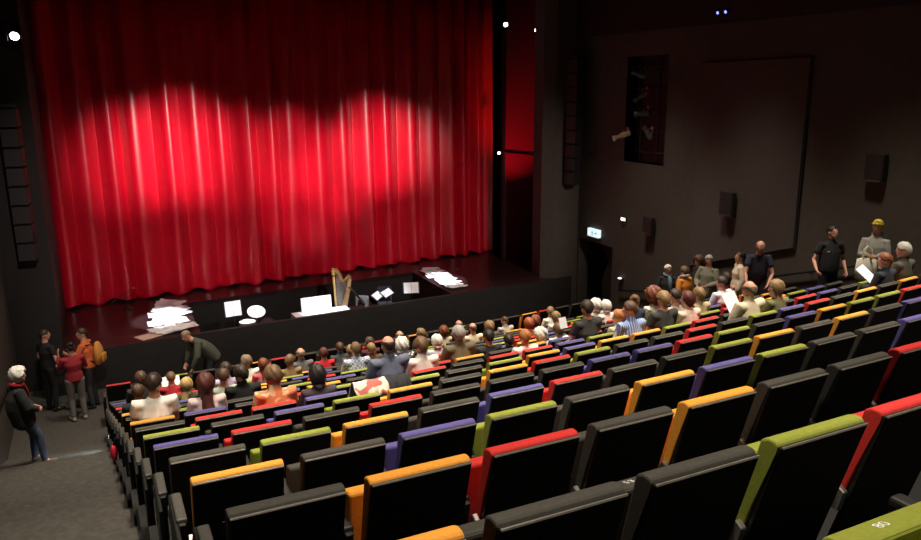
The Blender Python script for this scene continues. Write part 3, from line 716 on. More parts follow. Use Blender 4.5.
A = [
 # row, index, head height, pose, label, clothing
 (6, .06, 1.21, 'mS', 'short dark haired person in a white shirt behind the orange seat at the left aisle', dict(top=WHITE, hair='short', hc='dark', skin=2)),
 (6, 1.09, 1.12, 'f0', 'person with long dark red hair and pinkish white top seated behind the purple seat', dict(top=(.72, .56, .54), hair='long', hc='darkred', skin=1, hairscale=1.14)),
 (5, 2.15, 1.12, 'mL', 'brown haired person in an orange patterned shirt leaning an arm over a red seat', dict(top=PAT['warm'], hair='full', hc='mid', skin=2)),
 (5, 2.95, 1.05, 'f0', 'person with a smooth black bob and dark top seated behind a purple seat', dict(top=(.05, .035, .04), hair='bob', hc='black', skin=1, hairscale=1.08)),
 (7, 2.2, 1.14, 'mL', 'dark haired person in black seated between the orange patterned shirt and the pale green shirt', dict(top=(.012, .012, .013), hair='full', hc='dark', skin=0)),
 (8, 2.0, 1.12, 'mS', 'brown haired person in a pale green shirt seated near the left aisle', dict(top=(.42, .50, .42), hair='short', hc='brown', skin=0)),
 (10, 2.7, 1.17, 'f0', 'dark brown haired person in a lavender top seated near the left aisle', dict(top=(.52, .44, .62), hair='full', hc='dark', skin=1)),
 (12, 4.05, 1.22, 'fL', 'grey brown haired person in a white top near the left of the front rows', dict(top=WHITE, hair='full', hc='greybrown', skin=2)),
 (11, 4.2, 1.13, 'f0', 'person in a pink top seated beside the red front seat at the left', dict(top=(.62, .12, .14), hair='long', hc='auburn', skin=3)),
 (11, .45, 1.22, 'm0', 'dark haired person in dark clothes beside the red front row seat at left', dict(top=(.02, .02, .022), hair='full', hc='brown', skin=2)),
 (8, .02, 1.09, 'm0', 'brown haired person in a dark jacket half hidden left of the aisle white shirt', dict(top=(.015, .015, .02), hair='short', hc='brown', skin=2)),
 (12, 1.5, 1.12, 'read', 'light brown haired person in a red top reading a white sheet near the left aisle', dict(top=(.42, .02, .03), hair='short', hc='mid', skin=1)),
 (9, 1.3, 1.06, 'fR', 'blond person in a dark green jacket seated near the left aisle', dict(top=(.05, .055, .035), hair='long', hc='blond', skin=1)),
 (11, 5.05, 1.12, 'fR', 'person with wavy brown hair seated left of the bald person in grey', dict(top=(.25, .16, .08), hair='full', hc='mid', skin=2)),
 (12, 5.95, 1.20, 'm0', 'bald person in a grey jacket seated near the front left', dict(top=(.13, .135, .14), hair='bald', hc='greybrown', skin=3)),
 (12, 6.8, 1.13, 'f0', 'black haired person in a bright red vest over white sleeves near the front', dict(top=(.62, .02, .03), hair='full', hc='darkred', skin=1)),
 (13, 8.0, 1.17, 'm0', 'short brown haired person in a dark grey top seated right of the red vest', dict(top=(.06, .065, .07), hair='short', hc='brown', skin=3)),
 (12, 7.8, 1.10, 'fR', 'dark blond person half hidden left of the checked blue shirt', dict(top=(.10, .09, .08), hair='full', hc='darkblond', skin=1)),
 (9, 6.2, 1.17, 'm0', 'brown haired person in a blue and white checked shirt', dict(top=PAT['check'], hair='short', hc='mid', skin=3)),
 (13, 9.3, 1.17, 'fL', 'brown haired person in the front rows beyond the grey blond head in brown', dict(top=(.10, .03, .03), hair='full', hc='brown', skin=2)),
 (11, 8.0, 1.09, 'm0', 'grey blond person in a brown top seated right of the checked shirt', dict(top=(.10, .06, .035), hair='short', hc='darkblond', skin=3)),
 (6, 5.15, 1.22, 'big', 'balding dark haired person in a slate blue shirt seated behind a purple seat', dict(top=(.13, .15, .22), hair='bald', hc='dark', skin=3)),
 (13, 10.6, 1.20, 'm0', 'person with a ruddy bald head in the front rows beyond the white haired person', dict(top=(.05, .045, .04), hair='bald', hc='greybrown', skin=3)),
 (9, 7.7, 1.11, 'f0', 'white haired person in a black and white patterned top', dict(top=PAT['mono'], hair='curly', hc='white', skin=1)),
 (13, 11.6, 1.17, 'fL', 'grey blond person in the front rows turned to the left', dict(top=(.12, .10, .09), hair='full', hc='darkblond', skin=1)),
 (6, 5.97, 1.14, 'm0', 'brown haired person in a white shirt seated behind a red seat', dict(top=WHITE, hair='full', hc='mid', skin=3)),
 (9, 8.9, 1.07, 'f0', 'person with round pale blond hair in a light blue white top', dict(top=(.58, .63, .72), hair='bob', hc='white', skin=1)),
 (13, 12.6, 1.12, 'fR', 'auburn haired person in a cream top in the front rows beyond the pale blond head', dict(top=(.62, .52, .36), hair='curly', hc='auburn', skin=1)),
 (13, 13.4, 1.20, 'm0', 'brown haired balding person in the front rows beyond the large grey haired person', dict(top=(.10, .07, .05), hair='bald', hc='brown', skin=3)),
 (7, 7.88, 1.18, 'big', 'large grey white haired person in a wide olive tan jacket', dict(top=(.15, .12, .07), hair='short', hc='grey', skin=3, hairscale=1.08)),
 (11, 12.1, 1.13, 'mS', 'bald person in a cream shirt just right of the olive tan jacket', dict(top=(.65, .56, .40), hair='bald', hc='mid', skin=3)),
 (12, 13.9, 1.07, 'f0', 'person with thick olive blond hair in the front rows left of the pale grey shirt', dict(top=(.13, .11, .06), hair='curly', hc='darkblond', skin=1)),
 (7, 8.75, 1.06, 'mS', 'dark haired person in a black top with white collar right of the olive tan jacket', dict(top=(.02, .02, .022), hair='short', hc='black', skin=3, hairscale=1.05)),
 (13, 15.8, 1.10, 'mL', 'short haired person in a pale grey shirt looking left in the front rows', dict(top=(.50, .50, .48), hair='crop', hc='brown', skin=3)),
 (9, 12.4, 1.08, 'f0', 'person with long ginger red hair seated left of the darker auburn hair', dict(top=(.28, .10, .06), hair='long', hc='red', skin=1)),
 (10, 13.8, 1.06, 'fR', 'person with dark auburn hair just right of the long ginger hair', dict(top=(.10, .03, .03), hair='curly', hc='auburn', skin=1)),
 (6, 8.79, 1.01, 'mS', 'young person with short ginger hair and white shirt seated behind a red seat', dict(top=WHITE, hair='full', hc='ginger', skin=3)),
 (7, 9.4, .95, 'm0', 'young dark haired person in black just left of the ginger haired young person', dict(top=(.012, .012, .014), hair='full', hc='black', skin=0)),
 (12, 17.0, 1.14, 'fR', 'blond brown person in a white top beside the right red front row seat', dict(top=WHITE, hair='full', hc='darkblond', skin=1)),
 (10, 14.8, 1.07, 'f0', 'person with long light brown hair and white top behind the blond front row head', dict(top=(.70, .66, .60), hair='long', hc='darkblond', skin=1)),
 (7, 11.1, .98, 'f0', 'young person with long light brown hair and white top next to the small white hat', dict(top=WHITE, hair='bob', hc='mid', skin=1)),
 (7, 10.5, .93, 'fL', 'small young person in a fluffy white hat', dict(top=(.70, .66, .62), hair='curly', hc='white', skin=1)),
 (6, 10.8, 1.24, 'mS', 'dark haired person in a wide charcoal sweater behind a green seat', dict(top=(.045, .043, .042), hair='short', hc='dark', skin=3)),
 (10, 16.75, 1.15, 'f0', 'left one of the two white blond heads near the doorway', dict(top=(.55, .50, .45), hair='curly', hc='white', skin=1)),
 (9, 15.8, 1.12, 'f0', 'right one of the two white blond heads near the doorway, in a white top', dict(top=WHITE, hair='bob', hc='white', skin=1)),
 (6, 11.9, 1.04, 'fL', 'dark blond person looking left beside the blue striped shirt', dict(top=(.58, .50, .38), hair='full', hc='ginger', skin=1)),
 (5, 10.85, 1.15, 'mL', 'short brown haired person in a light blue striped shirt', dict(top=PAT['stripe'], hair='short', hc='brown', skin=3)),
 (7, 14.0, 1.18, 'fR', 'person with a blond brown bun and navy top right of the striped shirt', dict(top=(.02, .025, .06), hair='bun', hc='mid', skin=1)),
 (7, 14.85, 1.21, 'f0', 'person with big curly red hair and a white top', dict(top=WHITE, hair='curly', hc='auburn', skin=1, hairscale=1.12)),
 (5, 11.85, 1.20, 'mS', 'dark blond short haired person in a charcoal t-shirt behind a green seat', dict(top=(.035, .034, .034), hair='short', hc='darkblond', skin=3)),
 (6, 14.05, 1.17, 'fL', 'dark haired person in a cream top just beyond the dark red bob', dict(top=(.62, .52, .40), hair='full', hc='dark', skin=1)),
 (5, 12.75, 1.14, 'fL', 'person with a dark red bob and pale pink top looking left', dict(top=(.75, .58, .50), hair='bob', hc='darkred', skin=1)),
 (6, 14.95, 1.13, 'm0', 'person in beige half hidden behind the dark red bob', dict(top=(.48, .36, .22), hair='full', hc='darkblond', skin=1)),
 (7, 18.0, 1.19, 'phone', 'dark haired person in a white shirt with a hand raised to the face', dict(top=(.68, .72, .82), hair='short', hc='dark', skin=3)),
 (8, 20.2, 1.22, 'fR', 'person with long dark hair in a dusty pink top right of the white shirt', dict(top=(.50, .25, .22), hair='long', hc='dark', skin=1)),
 (4, 12.92, 1.16, 'big', 'bald person with a grey fringe in a cream jacket holding up a white sheet', dict(top=(.66, .58, .42), hair='bald', hc='greybrown', skin=3)),
 (4, 13.9, 1.11, 'fL', 'person with long ash blond hair and olive top beside the cream jacket', dict(top=(.16, .16, .07), hair='long', hc='darkblond', skin=1)),
 (4, 18.5, 1.16, 'mL', 'auburn haired person in a navy jacket holding an open white booklet', dict(top=(.02, .022, .035), hair='short', hc='auburn', skin=3)),
 (4, 19.4, 1.25, 'm0', 'grey haired person in a dark olive jacket at the right edge', dict(top=(.065, .06, .045), hair='short', hc='grey', skin=3)),
]
for n_, (j, i, h, key, label, kw) in enumerate(A):
    kw = dict(kw); kw['seed'] = n_
    seat_person(j, i, h, key, label, group='seated audience', **kw)

# --- standing people, one pose each
def standing(h=1.75, yaw=0.0, pitch=0.0, step=0.0, lean=(0, 0)):
    """front = +y"""
    k = h/1.75; lx, ly = lean
    J = dict(pelvis=(0, 0, .98*k), chest=(lx*.5, ly*.5, 1.27*k), neck=(lx, ly, 1.49*k), head=(lx*1.15, ly*1.15+.02, 1.62*k), yaw=yaw, pitch=pitch)
    for s, q in ((-1, 'L'), (1, 'R')):
        J['sh'+q] = (s*.182+lx*.9, ly*.9, 1.395*k); J['hip'+q] = (s*.095, 0, .93*k); J['kn'+q] = (s*.10, .02+s*step*.4, .50*k); J['an'+q] = (s*.11, -.02+s*step, .09); J['toe'+q] = (s*.13, .13+s*step, .03)
        J['el'+q] = (s*.235+lx*.6, -.03+ly*.6, 1.13*k); J['wr'+q] = (s*.24+lx*.4, .06+ly*.4, .88*k); J['hn'+q] = (-s, .2, 0)
    return J
def stand_person(J, loc, rz, label, sleeve='long', tk={}, **kw):
    key = 'st%d' % len(TP); T = template(key, J, sleeve, **tk)
    return place(T, loc, rz, 1.0, label, **kw)
JEANS = (.055, .075, .13)
# leaning against the left wall, white hair, jeans
J = standing(1.72, yaw=-.5)
J.update(pelvis=(0, -.16, .95), chest=(0, -.20, 1.24), neck=(0, -.17, 1.46), head=(0, -.12, 1.60), hipL=(-.095, -.15, .90), hipR=(.095, -.15, .90), knL=(-.10, .0, .50), knR=(.11, .03, .50), anL=(-.11, -.02, .09), anR=(.13, .06, .09), toeL=(-.14, .13, .03), toeR=(.16, .21, .03),
         shL=(-.20, -.19, 1.38), shR=(.20, -.19, 1.38), elL=(-.27, -.16, 1.11), elR=(.27, -.13, 1.11), wrL=(-.08, .06, 1.0), wrR=(.09, .07, .98), hnL=(.3, -1, 0), hnR=(-.3, -1, 0))
stand_person(J, (-1.36, 14.0, .49), -PI/2+.35, 'white haired person in black coat and blue jeans leaning against the left wall', tk=dict(loose=.05, length=.18, belly=.04, collar=True), top=(.02, .02, .021), trousers=JEANS, hair='white', hc='white', skin=3, seed=1, hairscale=1.12, shoes=(.10, .07, .05))
# the three by the stage front, left
J = standing(1.80, yaw=-.3); J.update(elR=(.27, .02, 1.14), wrR=(.16, .24, 1.0), hdR=(-.3, 1, -.1), elL=(-.27, .0, 1.16), wrL=(-.20, .18, .96))
stand_person(J, (-1.30, 17.65, 0), -.9, 'dark haired person in black shirt with white chest print standing by the left pier', 'short', top=(.012, .012, .013), trousers=(.012, .012, .014), hair='crop', hc='dark', skin=3)
J = standing(1.68, pitch=-.2); J.update(elL=(-.25, .10, 1.12), wrL=(-.20, .22, 1.36), hdL=(0, .2, 1), elR=(.26, .12, 1.10), wrR=(.17, .30, 1.25), hdR=(-.2, .8, .5))
stand_person(J, (-.80, 16.85, 0), .25, 'dark haired person in red top and grey trousers seen from behind by the stage', tk=dict(fem=True), top=(.28, .015, .025), trousers=(.16, .145, .13), hair='bun', hc='black', skin=2, shoes=(.3, .27, .24))
J = standing(1.78, yaw=.4, lean=(0, .05)); J.update(elL=(-.24, .14, 1.16), wrL=(-.16, .34, 1.24), elR=(.24, .12, 1.14), wrR=(.2, .30, 1.02))
stand_person(J, (-.52, 17.45, 0), 1.2, 'person in orange jacket carrying a yellow backpack by the stage', tk=dict(loose=.02), top=(.52, .12, .03), trousers=(.03, .03, .035), hair='short', hc='dark', skin=2)
# bending usher in front of the first row
J = standing(1.78, pitch=-.55, yaw=0)
J.update(pelvis=(0, -.20, .94), chest=(0, .0, 1.19), neck=(0, .20, 1.38), head=(0, .30, 1.47), shL=(-.20, .13, 1.31), shR=(.20, .13, 1.31), hipL=(-.095, -.18, .90), hipR=(.095, -.18, .90), knL=(-.1, -.08, .5), knR=(.1, -.10, .5), anL=(-.1, -.14, .09), anR=(.1, -.18, .09), toeL=(-.12, .02, .03), toeR=(.12, -.02, .03), elL=(-.28, .20, 1.04), elR=(.29, .16, 1.03), wrL=(-.24, .30, .80), wrR=(.25, .26, .79))
stand_person(J, (1.72, 17.0, 0), PI/2+.25, 'person in dark grey green jacket bending forward in front of the first row', tk=dict(loose=.04, belly=.03, length=.12), top=(.055, .06, .045), trousers=(.02, .02, .022), hair='crop', hc='greybrown', skin=3)
def rfloor(y):        # right aisle step under y
    s = (y-(Y0-.10+.96))/(PITCH/2); k = math.floor(s); j, q = divmod(k, 2)
    return ZC0-RISE*j-q*RISE/2+.1 if j < 13 else 0.0
def rstand(J, x, y, rz, label, sleeve='long', tk={}, **kw): return stand_person(J, (x, y, rfloor(y)), rz, label, sleeve, tk, **kw)
J = standing(1.72, yaw=.3, pitch=-.15); J.update(elL=(-.25, .05, 1.1), wrL=(-.10, .26, 1.05), elR=(.25, .05, 1.1), wrR=(.10, .27, 1.03))
rstand(J, 12.72, 14.80, 2.6, 'white haired person in glasses, black jacket and blue grey scarf standing below the right wall', tk=dict(loose=.02), top=(.02, .02, .022), hair='short', hc='white', skin=3, glasses=True)
J = standing(1.58, yaw=-.2)
rstand(J, 12.36, 13.78, .2, 'person in a bright orange jacket with grey scarf seen from behind in the right aisle', tk=dict(loose=.025), top=(.75, .26, .03), hair='full', hc='mid', skin=1, trousers=(.03, .03, .04))
J = standing(1.80, yaw=.4); J.update(elR=(.27, .06, 1.12), wrR=(.15, .24, 1.08))
rstand(J, 12.80, 13.80, 1.2, 'curly brown haired person in a black jacket right of the bright orange jacket', tk=dict(loose=.03), top=(.014, .014, .016), hair='curly', hc='brown', skin=1)
J = standing(1.74, pitch=-.3, yaw=.4); J.update(elL=(-.25, .06, 1.1), wrL=(-.12, .28, 1.05), elR=(.25, .08, 1.1), wrR=(.12, .28, 1.03))
rstand(J, 12.75, 13.42, 1.9, 'grey haired old person in a grey green coat looking down in the right aisle', tk=dict(loose=.04, length=.2), top=(.20, .19, .14), hair='short', hc='grey', skin=3)
J = standing(1.66, yaw=.3)
rstand(J, 12.72, 12.45, 1.0, 'dark haired person in a loose cream top standing below the large wall panel', tk=dict(fem=True, loose=.035, length=.15), top=(.70, .58, .44), hair='bun', hc='black', skin=2)
J = standing(1.82, pitch=-.5, lean=(.02, .20)); J.update(elR=(.28, .26, 1.13), wrR=(.26, .42, .92), elL=(-.26, .26, 1.12), wrL=(-.16, .42, .95))
rstand(J, 12.42, 11.66, 2.5, 'bald person in a navy t-shirt bending forward in the right aisle', 'short', tk=dict(loose=.03, belly=.04), top=(.022, .024, .05), hair='bald', hc='greybrown', skin=3, trousers=(.03, .03, .035))
J = standing(1.84, yaw=.4); J.update(elL=(-.30, -.04, 1.17), wrL=(-.27, .14, .99), elR=(.29, -.02, 1.17), wrR=(.33, .20, 1.02), hdR=(.1, 1, -.4))
rstand(J, 12.55, 10.05, 2.75, 'short dark haired person in black polo shirt standing against the right wall', 'short', tk=dict(loose=.03, belly=.02, collar=True), top=(.012, .012, .013), trousers=(.012, .012, .014), hair='crop', hc='black', skin=3)
J = standing(1.78, yaw=-.15, step=.14); J.update(shL=(-.175, 0, 1.385), shR=(.175, 0, 1.385), elL=(-.21, .05, 1.16), wrL=(-.06, .25, 1.15), elR=(.21, .08, 1.14), wrR=(.06, .29, 1.17))
hood_p = rstand(J, 12.45, 9.05, PI/2+.5, 'person in grey hoodie with a yellow cap carrying a white tote bag', tk=dict(loose=.02, hood=True, length=.10), top=(.27, .265, .235), trousers=(.03, .03, .032), hair='short', hc='dark', skin=2)


build_seats()
# ------------------------------------------------------------------ things on the stage and in the pit
def sheet_me(w, h, bend, seed):
    rnd = random.Random(seed); bm = B(); n = 5; top = []; bot = []
    a = rnd.uniform(-1, 1)
    for j in range(n):
        r = []
        for i in range(n):
            u, v = i/(n-1)-.5, j/(n-1)-.5
            r.append((u*w, v*h, bend*((u*math.cos(a)+v*math.sin(a))**2*3 + .25*u*v)))
        top.append([bm.verts.new((x, y, z+.0016)) for x, y, z in r]); bot.append([bm.verts.new((x, y, z)) for x, y, z in r])
    for j in range(n-1):
        for i in range(n-1):
            bm.faces.new((top[j][i], top[j][i+1], top[j+1][i+1], top[j+1][i])); bm.faces.new((bot[j][i], bot[j+1][i], bot[j+1][i+1], bot[j][i+1]))
    for i in range(n-1):
        for R in (0, n-1):
            bm.faces.new((top[R][i], bot[R][i], bot[R][i+1], top[R][i+1])); bm.faces.new((top[i][R], top[i+1][R], bot[i+1][R], bot[i][R]))
    bmesh.ops.recalc_face_normals(bm, faces=bm.faces[:])
    me = bpy.data.meshes.new('sheet'); bm.to_mesh(me); bm.free(); me.materials.append(M['paper'])
    for p in me.polygons: p.use_smooth = False
    return me
SH = [sheet_me(.44, .31, .012*k, k) for k in range(1, 5)]
rnd = random.Random(11)
def pile(n, fx, label, group):
    for k in range(n):
        x, y = fx(rnd)
        o = bpy.data.objects.new('paper_sheet', rnd.choice(SH)); COL.objects.link(o)
        o.location = (x, y, ZS+.006+.0016*k); o.rotation_euler = (rnd.uniform(-.012, .012), rnd.uniform(-.012, .012), rnd.uniform(-.45, .45))
        tag(o, label, 'sheet of paper', group)
def fl_(r):
    v = r.random(); y = 19.0+v*2.75
    return (r.uniform(.98+.15*v, 1.70), y)
def fr_(r):
    v = r.random(); y = 19.75+v*2.4
    return (r.uniform(9.08, 9.35+.15*v), y)
pile(52, fl_, 'white paper sheet in the loose pile on the left side of the stage apron', 'papers on the left of the stage')
pile(40, fr_, 'white paper sheet in the loose pile on the stage right of the pit', 'papers on the right of the stage')
o = link('cardboard_sheet', (lambda b: (box(b, -.32, .32, -.2, .2, 0, .012), b)[1])(B()), M['pinkpaper'], None, loc=(.82, 18.98, ZS+.002)); o.rotation_euler = (0, 0, .5)
tag(o, 'beige cardboard sheet lying at the lower left of the white papers', 'cardboard')
def floor_stand(name, loc, label):
    t = empty(name, loc, .4, label, 'microphone stand')
    bm = B(); cyl(bm, (0, 0, .012), .13, .024, n=24); link('base', bm, M['blk'], t)
    bm = B(); tube(bm, [(0, 0, .02), (0, 0, .42)], .012); link('pole', bm, M['steel'], t, True)
    bm = B(); tube(bm, [(-.42, 0, .25), (.2, 0, .52)], .008); link('boom', bm, M['steel'], t, True)
    bm = B(); ell(bm, (.23, 0, .535), (.05, .025, .025)); link('microphone', bm, M['metal'], t, True)
floor_stand('microphone_stand', (.42, 21.7, ZS), 'low black microphone stand on the stage left of the papers')
def music_stand(loc, rz, label, w=.42, h=.32, zc=1.12, tilt=.35, paper=True):
    t = empty('music_stand', loc, rz, label, 'music stand')
    bm = B(); tube(bm, [(0, 0, .25), (0, 0, zc-.12)], .014); link('pole', bm, M['blk'], t, True)
    for k in range(3):
        a = 2*PI*k/3
        bm = B(); tube(bm, [(0, 0, .3), (.26*math.cos(a), .26*math.sin(a), .012)], .010); link('leg', bm, M['blk'], t, True)
    R = Matrix.Translation((0, 0, zc)) @ Matrix.Rotation(-tilt, 4, 'X')
    bm = B(); box(bm, -w/2-.03, w/2+.03, .0, .012, -h/2-.03, h/2+.02, R); box(bm, -w/2-.03, w/2+.03, -.05, .0, -h/2-.035, -h/2-.022, R); link('desk', bm, M['blk'], t)
    if paper:
        o = link('sheet_music', (lambda b: (box(b, -w/2, -.004, -.012, -.003, -h/2-.02, h/2, R), box(b, .004, w/2, -.012, -.003, -h/2-.02, h/2, R), b)[2])(B()), M['paper'])
        o.location = loc; o.rotation_euler = (0, 0, rz)
        tag(o, 'white sheet music on the ' + label.replace('black ',''), 'sheet music')
music_stand((2.84, 19.62, 0), .1, 'black music stand beside the cymbal in the pit', .40, .36, 1.20, .2)
music_stand((6.75, 19.75, 0), .9, 'slanted black music stand right of the harp in the pit', .5, .2, 1.02, .9)
music_stand((7.15, 20.05, 0), .8, 'tilted black music stand beside the double bass in the pit', .55, .2, .98, .9)
music_stand((7.95, 20.2, 0), -.3, 'black music stand nearest the right end of the pit', .42, .30, 1.0, .5)
t = empty('drum_kit', (3.28, 19.75, 0), 0, 'small drum kit with pale cymbal and white drum head in the pit', 'drum kit')
bm = B(); cyl(bm, (.16, 0, 1.0), .23, .012, n=32); ell(bm, (.16, 0, 1.01), (.06, .06, .025)); 
for v in bm.verts: v.co = Matrix.Translation((.16, 0, 1.0)) @ Matrix.Rotation(.5, 4, 'X') @ Matrix.Translation((-.16, 0, -1.0)) @ v.co
c = link('cymbal', bm, M['paper'], t, True)
bm = B(); tube(bm, [(.16, 0, .02), (.16, 0, 1.02)], .012); tube(bm, [(.16, 0, .3), (.4, .1, .01)], .008); tube(bm, [(.16, 0, .3), (0, .22, .01)], .008); tube(bm, [(.16, 0, .3), (.12, -.25, .01)], .008); link('cymbal_stand', bm, M['metal'], t, True)
bm = B(); cyl(bm, (-.12, -.2, .74), .21, .16, n=28); d = link('drum_shell', bm, M['metal'], t)
bm = B(); cyl(bm, (-.12, -.2, .825), .205, .01, n=28); link('drum_head', bm, M['paper'], d)
for k in range(3):
    a = 2*PI*k/3+.4
    bm = B(); tube(bm, [(-.12, -.2, .66), (-.12+.22*math.cos(a), -.2+.22*math.sin(a), .01)], .009); link('drum_leg', bm, M['metal'], t, True)
bm = B(); cyl(bm, (.55, .35, .36), .28, .40, 'Y', 28); d = link('bass_drum', bm, M['blk'], t)
bm = B(); cyl(bm, (.55, .148, .36), .26, .008, 'Y', 28); link('drum_head', bm, M['steel'], d)
t = empty('table', (5.15, 19.62, 0), 0.04, 'long low table under a white cloth just behind the pit wall', 'table')
bm = B(); box(bm, -.74, .74, -.3, .3, .74, .775); bevel(bm, .005, 1); link('tabletop', bm, M['wood'], t)
for x in (-.68, .68):
    for y in (-.25, .25):
        bm = B(); box(bm, x-.02, x+.02, y-.02, y+.02, 0, .74); link('leg', bm, M['steel'], t)
bm = B(); box(bm, -.76, .76, -.315, .315, .777, .786); box(bm, -.762, .762, -.322, -.315, .60, .786); box(bm, -.762, .762, .315, .322, .60, .786)
o = link('tablecloth', bm, M['paper'], None, loc=(5.15, 19.62, 0)); o.rotation_euler = (0, 0, .04); tag(o, 'white cloth spread over the long table behind the pit wall', 'tablecloth')
t = empty('score_board', (5.05, 19.78, .788), .05, 'large white score board standing upright on the white table left of the harp', 'board')
bm = B(); box(bm, -.42, .42, -.008, .008, .0, .40, Matrix.Rotation(-.15, 4, 'X')); bevel(bm, .003, 1); link('board', bm, M['paper'], t)
bm = B(); prism(bm, [(.02, 0), (.16, 0), (.06, .3)], -.03, .03); link('easel_foot', bm, M['blk'], t)
# harp
t = empty('harp', (5.72, 20.18, 0), .25, 'tall golden concert harp standing in the orchestra pit', 'harp')
bm = B(); loft(bm, [((0, 0, .10), .045, .045), ((-.02, 0, .5), .032, .032), ((-.05, 0, 1.3), .034, .034), ((-.065, 0, 1.66), .038, .038)], (1, 0, 0), 14); link('column', bm, M['gold'], t, True)
bm = B(); ell(bm, (-.068, 0, 1.74), (.062, .062, .07)); cyl(bm, (-.066, 0, 1.66), .058, .04, n=18); cyl(bm, (-.07, 0, 1.82), .05, .03, n=18); link('crown', bm, M['gold'], t, True)
bm = B(); loft(bm, [((-.07, 0, 1.74), .05, .03), ((.03, 0, 1.77), .055, .03), ((.11, 0, 1.66), .05, .03), ((.17, 0, 1.50), .045, .03), ((.24, 0, 1.42), .045, .03), ((.33, 0, 1.47), .05, .03), ((.41, 0, 1.52), .055, .032), ((.46, 0, 1.47), .05, .032)], (.5, 0, .8), 12); link('neck', bm, M['gold'], t, True)
bm = B(); loft(bm, [((.09, 0, .14), .06, .17), ((.22, 0, .6), .055, .13), ((.35, 0, 1.05), .05, .09), ((.45, 0, 1.44), .042, .05)], (.95, 0, -.3), 14); link('soundbox', bm, mat('pale_maple', (.62, .47, .24), .4), t, True)
bm = B(); box(bm, -.10, .24, -.19, .19, 0, .10); bevel(bm, .02, 2); link('base', bm, M['gold'], t)
bm = B()
for k in range(22):
    u = k/21; a = V((.02+.40*u, 0, 1.72-.28*math.sin(min(1, u*1.5)*PI/2)+.06*max(0, u-.66)*3)); b_ = V((.03+.40*u, 0, .22+1.18*u))
    if a.z > b_.z+.05: tube(bm, [a, b_], .0022, 5)
s_ = link('strings', bm, M['white'], t); 
# orchestra chair, bench, double bass
def chair(loc, rz, label, m):
    t = empty('orchestra_chair', loc, rz, label, 'chair')
    bm = B(); box(bm, -.21, .21, -.2, .22, .44, .48); bevel(bm, .012, 2); link('seat', bm, m, t)
    bm = B(); box(bm, -.2, .2, -.245, -.215, .58, .93); bevel(bm, .012, 2); link('backrest', bm, m, t)
    for x in (-.19, .19):
        bm = B(); tube(bm, [(x, -.23, 0), (x, -.21, .45), (x, -.23, .9)], .012); link('leg', bm, M['metal'], t, True)
        bm = B(); tube(bm, [(x, .2, 0), (x, .2, .45)], .012); link('leg', bm, M['metal'], t, True)
greyf = mat('grey_fabric', (.33, .34, .38), .8)
chair((6.33, 20.1, 0), 2.4, 'light grey chair right of the harp in the pit', greyf)
chair((7.35, 20.75, 0), 2.9, 'dark grey chair at the back of the pit right of the pale grey chair', mat('dark_fabric', (.05, .06, .09), .8))
t = empty('piano_bench', (6.05, 19.75, 0), .1, 'black padded bench beside the foot of the harp', 'bench')
bm = B(); box(bm, -.32, .32, -.17, .17, .66, .76); bevel(bm, .02, 2); link('seat', bm, M['blk'], t)
for x in (-.28, .28):
    for y in (-.13, .13):
        bm = B(); box(bm, x-.02, x+.02, y-.02, y+.02, 0, .66); link('leg', bm, M['blk'], t)
t = empty('double_bass', (6.95, 20.55, 0.0), .5, 'dark glossy double bass leaning in the right half of the pit', 'double bass')
R = Matrix.Translation((0, 0, .12)) @ Matrix.Rotation(-.75, 4, 'Y')
bm = B(); loft(bm, [((0, 0, 0), .28, .09), ((0, 0, .22), .33, .10), ((0, 0, .46), .21, .10), ((0, 0, .68), .25, .10), ((0, 0, .86), .14, .08), ((0, 0, .92), .05, .05)], (1, 0, 0), 20); bm.transform(R); link('body', bm, mat('dark_varnish', (.05, .018, .008), .2), t, True)
bm = B(); box(bm, -.025, .025, -.12, -.075, .5, 1.5); bm.transform(R); link('neck', bm, M['blk'], t)
bm = B(); ell(bm, (0, -.09, 1.56), (.04, .05, .08)); bm.transform(R); link('scroll', bm, M['wood'], t, True)
bm = B(); box(bm, -.06, .06, -.14, -.09, .36, .39); bm.transform(R); link('bridge', bm, M['white'], t)
for k in range(4):
    bm = B(); tube(bm, [(-.03+.02*k, -.125, .1), (-.03+.02*k, -.145, .38), (-.018+.012*k, -.125, 1.5)], .0025, 5); bm.transform(R); link('string', bm, M['metal'], t)

# ------------------------------------------------------------------ things carried or left by the audience
def at(t, p):
    return Matrix.Translation(t.location) @ Matrix.Rotation(t.rotation_euler.z, 4, 'Z') @ Matrix.Scale(t.scale.x, 4) @ V(p)
PPL = {o['label']: o for o in COL.objects if o.name.startswith('person')}
def who(s): return next(o for l, o in PPL.items() if s in l)
def rz_of(t): return t.rotation_euler.z
def booklet(t, p, w, h, label, tilt=.9, yaw=0, name='paper_sheet', fold=False):
    e = empty(name, at(t, p), rz_of(t)+yaw, label, 'sheet of paper' if not fold else 'booklet')
    R = Matrix.Rotation(tilt, 4, 'X')
    if fold:
        for s in (-1, 1):
            bm = B(); box(bm, 0, w/2*s, -h/2, h/2, 0, .003); bm.transform(R @ Matrix.Rotation(-s*.2, 4, 'Y')); link('page', bm, M['paper'], e)
    else:
        bm = B(); box(bm, -w/2, w/2, -h/2, h/2, 0, .002); bm.transform(R); link('page', bm, M['paper'], e)
booklet(who('cream jacket holding'), (.10, .60, .93), .28, .28, 'white sheet held up in front of the bald person in the cream jacket', 1.0, .1)
booklet(who('navy jacket holding'), (-.02, .55, .90), .42, .30, 'open white booklet held by the auburn haired person in navy', .7, .3, 'booklet', True)
booklet(who('red top reading'), (0, .58, .98), .34, .30, 'white sheet read by the person in red near the left aisle', .8)
booklet(who('charcoal sweater'), (-.26, .42, .99), .13, .16, 'small white programme held left of the charcoal sweater', 1.2)
